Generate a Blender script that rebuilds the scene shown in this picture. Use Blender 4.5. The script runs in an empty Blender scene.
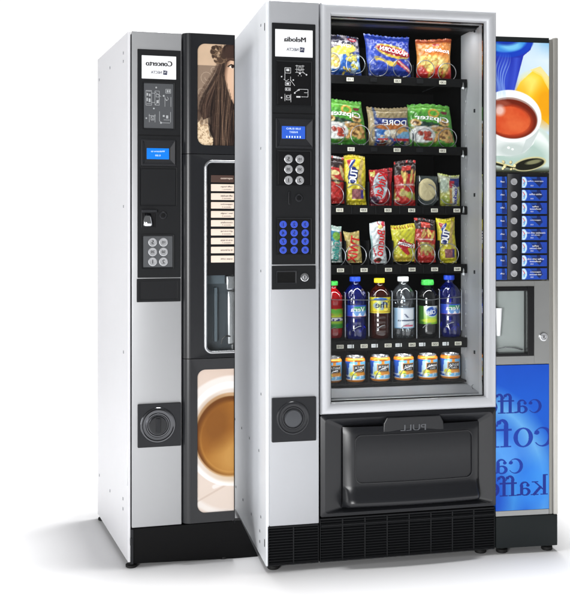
import bpy, bmesh, math, random
import numpy as np
from mathutils import Vector, Matrix

random.seed(4)
S = bpy.context.scene
COL = S.collection
PI = math.pi

# ------------------------------------------------------------------ camera, light, exposure
F, CX, HY, CAMH = 931.0, 285.0, 226.0, 1.109       # focal length in photo pixels, principal column, horizon row, eye height
cd = bpy.data.cameras.new('camera')
cam = bpy.data.objects.new('camera', cd); COL.objects.link(cam)
cam.location = (0, 0, CAMH); cam.rotation_euler = (PI/2, 0, 0)
cd.sensor_fit = 'HORIZONTAL'; cd.sensor_width = 36.0; cd.lens = 36.0*F/570.0
cd.shift_y = -(307.0-HY)/570.0
cd.clip_start = 0.05; cd.clip_end = 500
S.camera = cam

W_ = bpy.data.worlds.new('World'); S.world = W_; W_.use_nodes = True
nt = W_.node_tree; nt.nodes.clear()
wo = nt.nodes.new('ShaderNodeOutputWorld'); bg = nt.nodes.new('ShaderNodeBackground')
tc = nt.nodes.new('ShaderNodeTexCoord'); dt = nt.nodes.new('ShaderNodeVectorMath'); dt.operation = 'DOT_PRODUCT'
dt.inputs[1].default_value = (0.0, 1.0, 0.0)
mr = nt.nodes.new('ShaderNodeMapRange'); mr.interpolation_type = 'SMOOTHSTEP'
mr.inputs['From Min'].default_value = 0.66; mr.inputs['From Max'].default_value = 0.92
mr.inputs['To Min'].default_value = 0.16; mr.inputs['To Max'].default_value = 1.08
nt.links.new(tc.outputs['Generated'], dt.inputs[0]); nt.links.new(dt.outputs['Value'], mr.inputs['Value'])
nt.links.new(mr.outputs['Result'], bg.inputs['Strength']); bg.inputs['Color'].default_value = (1, 1, 1, 1)
nt.links.new(bg.outputs[0], wo.inputs[0])

def area(name, loc, target, power, sx, sy, color=(1, 1, 1)):
    l = bpy.data.lights.new(name, 'AREA'); l.shape = 'RECTANGLE'; l.size = sx; l.size_y = sy
    l.energy = power; l.color = color
    o = bpy.data.objects.new(name, l); COL.objects.link(o); o.location = loc
    o.rotation_euler = (Vector(target)-Vector(loc)).to_track_quat('-Z', 'Y').to_euler()
    return o
area('key_softbox', (0.45, 3.6, 7.5), (-0.1, 3.4, 0.0), 820, 1.7, 1.7)
area('side_softbox', (-5.0, 1.6, 1.1), (-0.5, 3.3, 1.1), 46, 1.6, 2.4)
area('front_softbox', (-2.1, -3.2, 1.05), (0.1, 3.2, 1.0), 315, 2.2, 2.0)

S.view_settings.view_transform = 'Standard'; S.view_settings.look = 'None'
S.view_settings.exposure = 0.0; S.view_settings.gamma = 1.0
S.render.engine = 'CYCLES'
S.cycles.max_bounces = 10; S.cycles.transparent_max_bounces = 16
S.cycles.caustics_reflective = False; S.cycles.caustics_refractive = False

# ------------------------------------------------------------------ helpers
def lin(c):
    c = np.asarray(c, float)/255.0
    return np.where(c <= 0.04045, c/12.92, ((c+0.055)/1.055)**2.4)

MATS = {}
def mat(name, rgb=None, rough=0.4, metal=0.0, bump=0.0, bscale=400, coat=0.0, trans=0.0, ior=1.45, emit=0.0,
        attr=False, vary=0.06, vscale=6.0, alpha=1.0, spec=0.5):
    if name in MATS: return MATS[name]
    m = bpy.data.materials.new(name); m.use_nodes = True
    n = m.node_tree.nodes; L = m.node_tree.links; b = n['Principled BSDF']
    b.inputs['Roughness'].default_value = rough; b.inputs['Metallic'].default_value = metal
    b.inputs['IOR'].default_value = ior; b.inputs['Coat Weight'].default_value = coat
    b.inputs['Coat Roughness'].default_value = 0.06
    b.inputs['Transmission Weight'].default_value = trans; b.inputs['Specular IOR Level'].default_value = spec
    b.inputs['Alpha'].default_value = alpha
    co = n.new('ShaderNodeTexCoord')
    nz = n.new('ShaderNodeTexNoise'); nz.inputs['Scale'].default_value = vscale; nz.inputs['Detail'].default_value = 5
    L.new(co.outputs['Object'], nz.inputs['Vector'])
    if attr:
        a = n.new('ShaderNodeAttribute'); a.attribute_name = 'print'
        L.new(a.outputs['Color'], b.inputs['Base Color'])
        if emit:
            L.new(a.outputs['Color'], b.inputs['Emission Color']); b.inputs['Emission Strength'].default_value = emit
    else:
        c = lin(rgb)
        mx = n.new('ShaderNodeMix'); mx.data_type = 'RGBA'
        mx.inputs['A'].default_value = (*(c*(1-vary)), 1); mx.inputs['B'].default_value = (*np.minimum(c*(1+vary), 1), 1)
        L.new(nz.outputs['Fac'], mx.inputs['Factor']); L.new(mx.outputs['Result'], b.inputs['Base Color'])
        if emit:
            b.inputs['Emission Color'].default_value = (*c, 1); b.inputs['Emission Strength'].default_value = emit
    r = n.new('ShaderNodeMapRange'); r.inputs['To Min'].default_value = rough*0.9; r.inputs['To Max'].default_value = min(1, rough*1.12)
    nr = n.new('ShaderNodeTexNoise'); nr.inputs['Scale'].default_value = vscale*7; nr.inputs['Detail'].default_value = 6
    L.new(co.outputs['Object'], nr.inputs['Vector']); L.new(nr.outputs['Fac'], r.inputs['Value'])
    L.new(r.outputs['Result'], b.inputs['Roughness'])
    if bump:
        nb = n.new('ShaderNodeTexNoise'); nb.inputs['Scale'].default_value = bscale; nb.inputs['Detail'].default_value = 3
        bp = n.new('ShaderNodeBump'); bp.inputs['Strength'].default_value = bump; bp.inputs['Distance'].default_value = 0.001
        L.new(co.outputs['Object'], nb.inputs['Vector']); L.new(nb.outputs['Fac'], bp.inputs['Height'])
        L.new(bp.outputs['Normal'], b.inputs['Normal'])
    MATS[name] = m
    return m

m_white   = mat('white_painted_steel', (214, 214, 217), 0.42, 0.0, 0.05, 500, vary=0.02)
m_side    = mat('blue_grey_painted_steel', (236, 239, 243), 0.45, 0.08, 0.05, 500, vary=0.03)
m_silver  = mat('silver_lacquer', (178, 180, 184), 0.38, 0.35, 0.06, 900, vary=0.02)
m_frame   = mat('bright_silver_lacquer', (190, 192, 196), 0.38, 0.25, 0.06, 900, vary=0.02)
m_strip   = mat('satin_silver_lacquer', (164, 165, 167), 0.40, 0.40, 0.06, 900, vary=0.03)
m_alu     = mat('brushed_aluminium', (186, 184, 178), 0.30, 0.6, 0.05, 700)
m_inner   = mat('grey_inner_sheet', (172, 174, 178), 0.45, 0.2, 0.04, 500)
m_ledge   = mat('grey_sill', (136, 138, 142), 0.45, 0.2, 0.04, 500)
m_black   = mat('black_textured_plastic', (25, 26, 28), 0.5, 0, 0.18, 1400, vary=0.05, spec=0.2)
m_black2  = mat('charcoal_plastic', (35, 36, 39), 0.42, 0, 0.16, 1400, vary=0.05, spec=0.25)
m_gloss   = mat('glossy_black', (16, 16, 18), 0.3, 0, 0, spec=.4)
m_dark    = mat('matt_black', (7, 7, 8), 0.6, 0, 0.1, 900, spec=0.2)
m_base    = mat('black_plinth_paint', (12, 12, 13), 0.4, 0, 0.1, 900, spec=0.12)
m_green   = mat('dark_slate_paint', (32, 36, 37), 0.5, 0, 0.1, 900, spec=0.15)
m_chrome  = mat('chrome', (225, 227, 230), 0.10, 1.0, vary=0.02)
m_flap    = mat('glossy_charcoal_moulding', (29, 30, 33), 0.29, 0, 0, vary=0.02, vscale=90, spec=0.5)
m_screw   = mat('screw_steel', (128, 130, 134), 0.35, 0.6)
m_steel   = mat('satin_steel', (190, 192, 195), 0.25, 0.9)
m_wire    = mat('spiral_wire', (138, 141, 146), 0.28, 0.8)
m_key     = mat('silver_key_cap', (186, 187, 190), 0.25, 0.5)
m_bluekey = mat('lit_blue_key', (50, 74, 176), 0.3, 0.0, emit=0.3)
m_plate   = mat('brushed_name_plate', (238, 239, 241), 0.4, 0.05, 0.04, 600)
m_ink     = mat('black_ink', (18, 18, 20), 0.5)
m_ink2    = mat('dark_blue_ink', (22, 30, 66), 0.5)
m_line    = mat('white_line_ink', (205, 206, 208), 0.5)
m_greyline= mat('grey_line_ink', (168, 170, 172), 0.5)
m_picto   = mat('grey_pictogram_field', (74, 76, 79), 0.4)
m_lcd     = mat('lit_blue_display', (44, 86, 186), 0.25, emit=0.3, vary=0.02)
m_lcd2    = mat('lit_cyan_blue_display', (14, 108, 200), 0.25, emit=0.4, vary=0.02)
m_lcdtx   = mat('display_text', (205, 225, 255), 0.5, emit=0.4)
m_price   = mat('cream_price_card', (222, 219, 205), 0.5)
m_pricew  = mat('white_price_card', (232, 234, 236), 0.5)
m_cream   = mat('cream_card', (232, 214, 198), 0.5)
m_brown   = mat('brown_card', (72, 50, 42), 0.5)
m_print   = mat('printed_poster', attr=True, rough=0.4, spec=.25)
m_foil    = mat('printed_foil', attr=True, rough=0.30, coat=0.3, bump=0.5, bscale=110)
m_cardp   = mat('printed_label', attr=True, rough=0.35, coat=0.2)
m_can     = mat('printed_can', attr=True, rough=0.22, metal=0.25, coat=0.4)
m_red     = mat('red_ink', (198, 22, 30), 0.35)
m_whiteink= mat('white_ink', (240, 240, 240), 0.4)
m_yellowk = mat('pale_yellow_ink', (246, 226, 120), 0.4)
m_teal    = mat('teal_ink', (40, 140, 130), 0.4)
m_orange  = mat('orange_ink', (232, 120, 30), 0.4)
m_violet  = mat('violet_ink', (40, 44, 140), 0.4)
m_blueglass = mat('blue_bottle_plastic', (38, 62, 190), 0.05, trans=0.55, ior=1.35, vary=0.1)
m_clear   = mat('clear_bottle_plastic', (226, 234, 242), 0.05, trans=0.9, ior=1.33)
m_tea     = mat('dark_tea_in_bottle', (54, 16, 8), 0.08, coat=0.8, trans=0.25)
m_redjuice= mat('red_juice_in_bottle', (176, 14, 22), 0.08, coat=0.8, trans=0.2)
m_cola    = mat('black_drink_in_bottle', (24, 26, 28), 0.06, coat=0.8, trans=0.3)
m_capblue = mat('blue_cap', (30, 70, 200), 0.35)
m_capyel  = mat('yellow_cap', (240, 216, 30), 0.35)
m_capwhite= mat('white_cap', (236, 238, 240), 0.35)
m_capgreen= mat('green_cap', (70, 196, 80), 0.35)
m_cookie  = mat('baked_cookie', (246, 222, 172), 0.7, 0, 0.9, 90, vary=0.18, vscale=40)
m_blister = mat('smoked_clear_blister', (120, 140, 140), 0.06, trans=0.85, ior=1.3)
m_rubber  = mat('black_rubber', (10, 10, 10), 0.7)
m_tint    = mat('pale_grey_booth', (176, 182, 180), 0.4, 0.1)  # plain pale grey for the booth back
m_booth   = mat('dark_booth', (70, 78, 84), 0.35, 0.2)

# thin glass: mostly clear with a faint sheen
m_glass = bpy.data.materials.new('window_glass'); m_glass.use_nodes = True
g = m_glass.node_tree; g.nodes.clear()
go_ = g.nodes.new('ShaderNodeOutputMaterial'); gt = g.nodes.new('ShaderNodeBsdfTransparent'); gg = g.nodes.new('ShaderNodeBsdfGlossy')
gg.inputs['Roughness'].default_value = 0.02; gm = g.nodes.new('ShaderNodeMixShader'); gf = g.nodes.new('ShaderNodeFresnel'); gf.inputs['IOR'].default_value = 1.25
gt.inputs['Color'].default_value = (0.97, 0.98, 0.98, 1)
g.links.new(gf.outputs[0], gm.inputs[0]); g.links.new(gt.outputs[0], gm.inputs[1]); g.links.new(gg.outputs[0], gm.inputs[2]); g.links.new(gm.outputs[0], go_.inputs[0])

def thin(name, tint, rgb, frac, ior=1.45, rough=0.03):
    m = bpy.data.materials.new(name); m.use_nodes = True; t = m.node_tree; t.nodes.clear(); N = t.nodes.new; K = t.links.new
    o = N('ShaderNodeOutputMaterial'); tr = N('ShaderNodeBsdfTransparent'); tr.inputs[0].default_value = (*lin(tint), 1)
    d = N('ShaderNodeBsdfPrincipled'); d.inputs['Base Color'].default_value = (*lin(rgb), 1); d.inputs['Roughness'].default_value = .25
    a = N('ShaderNodeMixShader'); a.inputs[0].default_value = frac; K(tr.outputs[0], a.inputs[1]); K(d.outputs[0], a.inputs[2])
    gl = N('ShaderNodeBsdfGlossy'); gl.inputs['Roughness'].default_value = rough; f = N('ShaderNodeFresnel'); f.inputs['IOR'].default_value = ior
    b = N('ShaderNodeMixShader'); K(f.outputs[0], b.inputs[0]); K(a.outputs[0], b.inputs[1]); K(gl.outputs[0], b.inputs[2]); K(b.outputs[0], o.inputs[0])
    return m
m_blueglass = thin('blue_bottle_plastic', (60, 80, 215), (16, 34, 150), .26, 1.8)
m_clear = thin('clear_bottle_plastic', (235, 240, 245), (190, 200, 212), .06, 2.0)
m_blister = thin('clear_wrapper_film', (250, 252, 252), (200, 210, 210), .03, 1.5)

def empty(name, label, cat, loc, rz=0, group=None):
    o = bpy.data.objects.new(name, None); COL.objects.link(o)
    o.location = loc; o.rotation_euler = (0, 0, rz); o['label'] = label; o['category'] = cat
    if group: o['group'] = group
    return o

def link(name, me, m, parent=None, smooth=True, angle=32):
    if smooth:
        me.polygons.foreach_set('use_smooth', [True]*len(me.polygons))
        me.set_sharp_from_angle(angle=math.radians(angle))
    me.materials.append(m)
    o = bpy.data.objects.new(name, me); COL.objects.link(o)
    if parent is not None: o.parent = parent
    return o

def obj(name, bm, m, parent=None, smooth=True, angle=20):
    bmesh.ops.recalc_face_normals(bm, faces=bm.faces)
    me = bpy.data.meshes.new(name); bm.to_mesh(me); bm.free()
    return link(name, me, m, parent, smooth, angle)

def B(): return bmesh.new()

def box(bm, x0, x1, y0, y1, z0, z1, bev=0.0, seg=2):
    if x0 > x1: x0, x1 = x1, x0
    if y0 > y1: y0, y1 = y1, y0
    if z0 > z1: z0, z1 = z1, z0
    v = [bm.verts.new(p) for p in [(x0,y0,z0),(x1,y0,z0),(x1,y1,z0),(x0,y1,z0),(x0,y0,z1),(x1,y0,z1),(x1,y1,z1),(x0,y1,z1)]]
    fs = [bm.faces.new([v[i] for i in q]) for q in [(0,3,2,1),(4,5,6,7),(0,1,5,4),(1,2,6,5),(2,3,7,6),(3,0,4,7)]]
    if bev > 0:
        es = set(e for f in fs for e in f.edges)
        bmesh.ops.bevel(bm, geom=list(es), offset=bev, segments=seg, affect='EDGES', profile=0.5)

def rrect(x0, x1, z0, z1, r, n=8):
    p = []
    for cx, cz, a0 in ((x1-r, z1-r, 0), (x0+r, z1-r, 90), (x0+r, z0+r, 180), (x1-r, z0+r, 270)):
        for i in range(n+1):
            a = math.radians(a0+90*i/n); p.append((cx+r*math.cos(a), cz+r*math.sin(a)))
    return p

def prism(bm, pts, y0, y1, bev=0.0):
    n = len(pts)
    def ring(d, y):
        if d == 0: return [(x, y, z) for x, z in pts]
        ar = sum(pts[i][0]*pts[(i+1) % n][1]-pts[(i+1) % n][0]*pts[i][1] for i in range(n)); sg = 1 if ar > 0 else -1; o = []
        for i in range(n):
            p, q, w = Vector(pts[i-1]), Vector(pts[i]), Vector(pts[(i+1) % n]); e0 = (q-p).normalized(); e1 = (w-q).normalized()
            n0 = Vector((-e0.y, e0.x))*sg; n1 = Vector((-e1.y, e1.x))*sg; m_ = n0+n1; k = m_.dot(n0) or 1
            o.append((q.x+m_.x/k*d, y, q.y+m_.y/k*d))
        return o
    if bev > 0: loops(bm, [ring(bev, y0), ring(bev*.3, y0+bev*.3), ring(0, y0+bev), ring(0, y1)])
    else: loops(bm, [ring(0, y0), ring(0, y1)])

def frame(bm, outer, inner, y0, y1, yi=None):
    """closed ring between two loops; y0 is the front, y1 the back, yi the front depth at the inner loop"""
    yi = y0 if yi is None else yi
    n = len(outer)
    of = [bm.verts.new((x, y0, z)) for x, z in outer]; ob = [bm.verts.new((x, y1, z)) for x, z in outer]
    nf = [bm.verts.new((x, yi, z)) for x, z in inner]; nb = [bm.verts.new((x, y1, z)) for x, z in inner]
    for i in range(n):
        j = (i+1) % n
        for q in ((of[i], of[j], nf[j], nf[i]), (ob[j], ob[i], nb[i], nb[j]), (of[j], of[i], ob[i], ob[j]), (nf[i], nf[j], nb[j], nb[i])):
            bm.faces.new(q)

def loops(bm, rings, cap0=True, cap1=True, closed=False):
    R = [[bm.verts.new(p) for p in r] for r in rings]
    n = len(R[0]); m = len(R)
    for k in range(m if closed else m-1):
        a, b = R[k], R[(k+1) % m]
        for i in range(n):
            j = (i+1) % n
            bm.faces.new((a[i], a[j], b[j], b[i]))
    if not closed:
        if cap0: bm.faces.new(R[0])
        if cap1: bm.faces.new(R[-1][::-1])

def lathe_y(bm, cx, cz, prof, n=40, cap0=True, cap1=True):
    loops(bm, [[(cx+r*math.cos(2*PI*i/n), y, cz+r*math.sin(2*PI*i/n)) for i in range(n)] for r, y in prof], cap0, cap1)

def lathe_z(bm, prof, n=40, cx=0, cy=0, mod=None):
    rings = []
    for r, z in prof:
        ring = []
        for i in range(n):
            a = 2*PI*i/n; rr = r*(mod(a, z) if mod else 1)
            ring.append((cx+rr*math.cos(a), cy+rr*math.sin(a), z))
        rings.append(ring)
    loops(bm, rings)

def tube(bm, pts, r, n=8, closed=False):
    P = [Vector(p) for p in pts]; m = len(P); rings = []
    up = Vector((0, 0, 1)); last = None
    for i in range(m):
        a = P[(i-1) % m] if (closed or i > 0) else P[i]; b = P[(i+1) % m] if (closed or i < m-1) else P[i]
        t = (b-a).normalized()
        if last is None:
            last = t.cross(up if abs(t.z) < 0.9 else Vector((1, 0, 0))).normalized()
        nrm = (last-t*last.dot(t)).normalized(); last = nrm; bn = t.cross(nrm)
        rings.append([tuple(P[i]+nrm*r*math.cos(2*PI*k/n)+bn*r*math.sin(2*PI*k/n)) for k in range(n)])
    loops(bm, rings, closed=closed)

# ---- text as mesh -------------------------------------------------
TXT = {}
def glyphs(body, bold):
    k = (body, bold)
    if k in TXT: return TXT[k]
    c = bpy.data.curves.new('t', 'FONT'); c.body = body; c.size = 1; c.offset = bold; c.resolution_u = 3
    o = bpy.data.objects.new('t', c); COL.objects.link(o)
    dg = bpy.context.evaluated_depsgraph_get(); me = o.evaluated_get(dg).to_mesh()
    co = np.empty(len(me.vertices)*3); me.vertices.foreach_get('co', co); co = co.reshape(-1, 3)[:, :2].copy()
    fs = [tuple(p.vertices) for p in me.polygons]
    o.evaluated_get(dg).to_mesh_clear()
    bpy.data.objects.remove(o); bpy.data.curves.remove(c)
    mn, mx = co.min(0), co.max(0); co = (co-(mn+mx)/2)/(mx-mn)
    TXT[k] = (co, fs, (mx-mn))
    return TXT[k]

def text(name, body, cx, cz, y, w, h=None, m=None, parent=None, rot=0, bold=0.0, mirror=True, surf=None, bend=0.0, off=0.0026, join=None):
    if bold > .008 and join is None and name != '':
        J = ([], []); hh = h if h is not None else w*glyphs(body, 0)[2][1]/glyphs(body, 0)[2][0]
        for k, d in enumerate((-.5, 0, .5)):
            e = d*bold*hh*2.2; a = math.radians(rot)
            text('', body, cx+e*math.cos(a), cz+e*math.sin(a), y-.00004*k, w, h, None, None, rot, 0, mirror, surf, bend, off+.00004*k, J)
        return joined(name, J, m, parent)
    co, fs, sz = glyphs(body, 0)
    if h is None: h = w*sz[1]/sz[0]
    if w is None: w = h*sz[0]/sz[1]
    x = co[:, 0]*w*(-1 if mirror else 1); z = co[:, 1]*h + bend*(1-(2*co[:, 0])**2)
    a = math.radians(rot); X = cx+x*math.cos(a)-z*math.sin(a); Z = cz+x*math.sin(a)+z*math.cos(a)
    Y = np.full(len(X), y) if surf is None else np.array([surf(p, q)-off for p, q in zip(X, Z)])
    V = list(zip(X.tolist(), Y.tolist(), Z.tolist()))
    FF = [f[::-1] if not mirror else f for f in fs]
    if join is not None:
        n0 = len(join[0]); join[0].extend(V); join[1].extend([tuple(i+n0 for i in f) for f in FF]); return
    me = bpy.data.meshes.new(name); me.from_pydata(V, [], FF); me.update()
    return link(name, me, m, parent, smooth=False)

def joined(name, J, m, parent):
    me = bpy.data.meshes.new(name); me.from_pydata(J[0], [], J[1]); me.update()
    return link(name, me, m, parent, smooth=False)

# ---- painting by formula (albedo stored per vertex on a fine grid) --------------------
class Paint:
    def __init__(s, X, Y, base):
        s.X, s.Y = X, Y; s.c = np.empty((len(X), 3)); s.c[:] = base
    def mix(s, m, col):
        m = np.clip(m, 0, 1)[:, None]; s.c = s.c*(1-m)+np.asarray(col, float)*m
    def ell(s, cx, cy, rx, ry, col, soft=0.08, rot=0, a=1.0):
        t = math.radians(rot); dx, dy = s.X-cx, s.Y-cy
        u = (dx*math.cos(t)+dy*math.sin(t))/rx; v = (-dx*math.sin(t)+dy*math.cos(t))/ry
        m = np.clip((1-np.sqrt(u*u+v*v))/soft+0.5, 0, 1); s.mix(m*a, col); return m
    def pmask(s, pts):
        ins = np.zeros(len(s.X), bool); n = len(pts)
        for i in range(n):
            x0, y0 = pts[i]; x1, y1 = pts[(i+1) % n]
            if y0 == y1: continue
            c = ((y0 > s.Y) != (y1 > s.Y)) & (s.X < (x1-x0)*(s.Y-y0)/(y1-y0)+x0); ins ^= c
        return ins.astype(float)
    def poly(s, pts, col, a=1.0): s.mix(s.pmask(pts)*a, col)
    def rect(s, x0, x1, y0, y1, col, a=1.0): s.mix(((s.X >= x0) & (s.X <= x1) & (s.Y >= y0) & (s.Y <= y1))*a, col)
    def line(s, pts, w, col, a=1.0, w1=None):
        n = len(pts)-1
        for i in range(n):
            (x0, y0), (x1, y1) = pts[i], pts[i+1]; dx, dy = x1-x0, y1-y0; L = dx*dx+dy*dy+1e-12
            t = np.clip(((s.X-x0)*dx+(s.Y-y0)*dy)/L, 0, 1); d = np.hypot(s.X-x0-t*dx, s.Y-y0-t*dy)
            ww = w if w1 is None else w+(w1-w)*(i+0.5)/n
            s.mix(np.clip((ww-d)/(ww*0.5)+0.3, 0, 1)*a, col)
    def noise(s, sc, seed=0, sy=None):
        sy = sc if sy is None else sy
        tot = 0; amp = 1; norm = 0
        for o in range(4):
            x = s.X*sc*2**o+seed*17.3; y = s.Y*sy*2**o+seed*5.1
            xi, yi = np.floor(x), np.floor(y); fx, fy = x-xi, y-yi; fx = fx*fx*(3-2*fx); fy = fy*fy*(3-2*fy)
            h = lambda a, b: np.modf(np.abs(np.sin(a*127.1+b*311.7+seed)*43758.5453))[0]
            v = (h(xi, yi)*(1-fx)+h(xi+1, yi)*fx)*(1-fy)+(h(xi, yi+1)*(1-fx)+h(xi+1, yi+1)*fx)*fy
            tot = tot+v*amp; norm += amp; amp *= 0.5
        return tot/norm
    def blobs(s, n, box_, r, col, col2=None, seed=1):
        rd = random.Random(seed)
        for i in range(n):
            cx = rd.uniform(box_[0], box_[1]); cy = rd.uniform(box_[2], box_[3]); q = rd.uniform(0.7, 1.3); ro = rd.uniform(0, 180)
            if col2 is not None: s.ell(cx+r[0]*.15, cy+r[1]*.18, r[0]*q*1.1, r[1]*q*1.1, col2, 0.2, ro)
            f = rd.uniform(0.85, 1.12); s.ell(cx, cy, r[0]*q, r[1]*q, np.clip(np.array(col)*f, 0, 255), 0.25, ro)

def setprint(me, c):
    at = me.color_attributes.new('print', 'FLOAT_COLOR', 'POINT')
    a = np.ones((len(me.vertices), 4)); a[:, :3] = lin(np.clip(c, 0, 255)); at.data.foreach_set('color', a.ravel())

def print_panel(name, x0, x1, z0, z1, y, th, paint, nx, nz, m, parent, box_=(0, 1, 0, 1)):
    """printed sheet of thickness th with its front at y; paint gets canvas coordinates from box_ (left, right, top, bottom)"""
    xs = np.linspace(0, 1, nx+1); zs = np.linspace(0, 1, nz+1)
    gx, gz = np.meshgrid(xs, zs); gx = gx.ravel(); gz = gz.ravel()
    V = np.stack([x0+(x1-x0)*gx, np.full(len(gx), y), z1+(z0-z1)*gz], 1).tolist()
    Fs = [(j*(nx+1)+i, (j+1)*(nx+1)+i, (j+1)*(nx+1)+i+1, j*(nx+1)+i+1) for j in range(nz) for i in range(nx)]
    n = len(V)
    V += [[x0, y+th, z1], [x1, y+th, z1], [x1, y+th, z0], [x0, y+th, z0]]
    c00, c10, c01, c11 = 0, nx, nz*(nx+1), nz*(nx+1)+nx
    Fs += [(n, n+1, n+2, n+3), tuple([n+1, n]+list(range(0, nx+1))), tuple([n+3, n+2]+list(range(c11, c01-1, -1))),
           tuple([n, n+3]+[j*(nx+1) for j in range(nz, -1, -1)]), tuple([n+2, n+1]+[j*(nx+1)+nx for j in range(nz+1)])]
    me = bpy.data.meshes.new(name); me.from_pydata(V, [], Fs); me.update()
    P = Paint(box_[0]+(box_[1]-box_[0])*gx, box_[2]+(box_[3]-box_[2])*gz, (255, 255, 255)); paint(P)
    setprint(me, np.vstack([P.c, np.tile(P.c.mean(0), (4, 1))]))
    return link(name, me, m, parent, smooth=False)

# ---- a cabinet's own frame: local x along its front, y into it, z up -----------------------
class Frame:
    def __init__(s, X, Y, deg):
        s.X, s.Y = X, Y; s.a = math.radians(deg); s.c, s.s = math.cos(s.a), math.sin(s.a)
    def t(s, px, yy=0.0):
        rx = (px-CX)/F
        u = (rx*(s.Y+yy*s.c)-s.X+yy*s.s)/(s.c-rx*s.s); return u, s.Y+u*s.s+yy*s.c
    def u(s, px, yy=0.0): return s.t(px, yy)[0]
    def z(s, px, py, yy=0.0): return CAMH-(py-HY)/F*s.t(px, yy)[1]
    def rect(s, x0, x1, y0, y1, yy=0.0):       # left, right, top, bottom photo pixels on the plane at depth yy -> x0, x1, z0, z1
        xm = (x0+x1)/2; return s.u(x0, yy), s.u(x1, yy), s.z(xm, y1, yy), s.z(xm, y0, yy)
    def world(s, u, y, z): return (s.X+u*s.c-y*s.s, s.Y+u*s.s+y*s.c, z)
    def side(s, px, py, shear=0.0):            # point on the left side face: depth along it and height
        a = s.a+shear; sn, cs = math.sin(a), math.cos(a); rx = (px-CX)/F
        d = (s.X-rx*s.Y)/(rx*cs+sn); return d, CAMH-(py-HY)/F*(s.Y+d*cs)

# ------------------------------------------------------------------ setting
bm = B(); n = 0
box(bm, -14, 14, -8, 5.6, -0.2, 0)
fl = obj('floor', bm, mat('white_studio_floor', (247, 247, 248), 0.7, vary=0.004, spec=0.2), smooth=False); fl['kind'] = 'structure'

# ================================================================== MIDDLE MACHINE: snacks and drinks
A = Frame(-0.0609, 2.984, 12.1)
WA, DA, HA = 0.7885, 0.68, 1.83
ra = empty('snack_vending_machine', 'tall silver snack vending machine in front, with snacks behind glass and a black pick-up flap',
           'vending machine', (A.X, A.Y, 0), A.a)
def part(name, bm, m, parent=ra, **k): return obj(name, bm, m, parent, **k)

uA = A.u
uw0, uw1 = uA(320), WA                            # window door outer edges
zt_strip = A.z(294, 524.0)
zwb = A.z(407, 410.5)                             # bottom of the window frame
zb = A.z(407, 511.5)                              # top of grille base

def side_rect(bm, pts_y_z, x, w, h, y=None): pass
# side sheets
bm = B(); box(bm, 0, 0.010, 0.0, DA, 0.018, HA, 0.0015); sp = part('side_panel', bm, m_side)
bm = B(); box(bm, WA-0.010, WA, 0.046, DA, 0.018, HA, 0.0015); part('side_panel', bm, m_side)
bm = B(); box(bm, 0.0105, WA-0.0105, 0.046, DA, HA-0.014, HA-0.002, 0.001); part('top_panel', bm, m_side)
bm = B(); box(bm, 0.0105, WA-0.0105, DA-0.012, DA, 0.05, HA-0.015); part('back_panel', bm, m_side)
# dark seam post beside the door, and the carcass round the cabin
bm = B()
box(bm, 0.0105, WA-0.0105, 0.05, DA-0.013, 0.05, A.z(407, 399)-0.004)
box(bm, 0.0105, 0.158, 0.05, DA-0.013, A.z(407, 399)-0.003, HA-0.015)
box(bm, 0.011, 0.0165, 0.004, 0.049, 0.05, HA-0.02)
part('carcass', bm, m_dark)
# hinges and screws on the side sheet
for px, py in [(261, 25.5), (261, 148.5), (261, 271), (261.2, 394), (235, 419), (241.7, 428), (249.5, 438), (259, 450.4),
               (236, 486.7), (243, 499.6), (251.5, 514), (261, 516.8), (260, 530.8), (260, 541.4)]:
    d, z = A.side(px, py)
    bm = B(); box(bm, -0.0016, 0.001, d-0.005, d+0.005, z-0.004, z+0.004, 0.0007); obj('screw', bm, m_screw, sp)
for z in (A.side(262, 30)[1], A.side(262, 538)[1]): bm = B(); box(bm, -0.001, 0.001, 0.018, 0.024, z-0.012, z+0.012); obj('slot', bm, m_dark, sp)

# left door strip
x0, x1 = uA(269.0), uA(318.3)
bm = B(); box(bm, x0, x1, -0.010, 0.044, zt_strip, HA+0.001, 0.003, 3); part('door_panel', bm, m_silver)

YC = -0.014
def plate(fr, rect, y0, y1, m, parent, name, r=0.0015, bev=0.001):
    bm = B(); prism(bm, rrect(*rect, r, 4), y0, y1, bev); return obj(name, bm, m, parent)
def sunk(fr, rect, y0, y1, w, m, parent, name, r=0.002):
    """raised rim: a flat ring round a recess"""
    bm = B(); a = rrect(*rect, r, 4); b = rrect(rect[0]+w, rect[1]-w, rect[2]+w, rect[3]-w, max(r-w*0.3, 0.0006), 4)
    frame(bm, a, b, y0, y1, y0+0.001); return obj(name, bm, m, parent)

def control_column(fr, root, Rcol, Rlow, Ycol):
    col = plate(fr, Rcol, Ycol, -0.0095, m_black, root, 'control_panel', 0.002, 0.0015)
    low = plate(fr, Rlow, Ycol-0.002, Ycol-0.0002, m_black, root, 'cash_return_panel', 0.002, 0.0012)
    return col, low

cp, cl = control_column(A, ra, A.rect(272, 315.5, 23.5, 264.5, YC), A.rect(271.7, 315.6, 265.6, 289.3, YC), YC)
J = B()
bx = A.rect(272.6, 314.9, 113.2, 114.1, YC); box(J, bx[0], bx[1], YC-0.0008, YC+0.001, bx[2], bx[3]); obj('seam', J, m_dark, cp)

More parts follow.
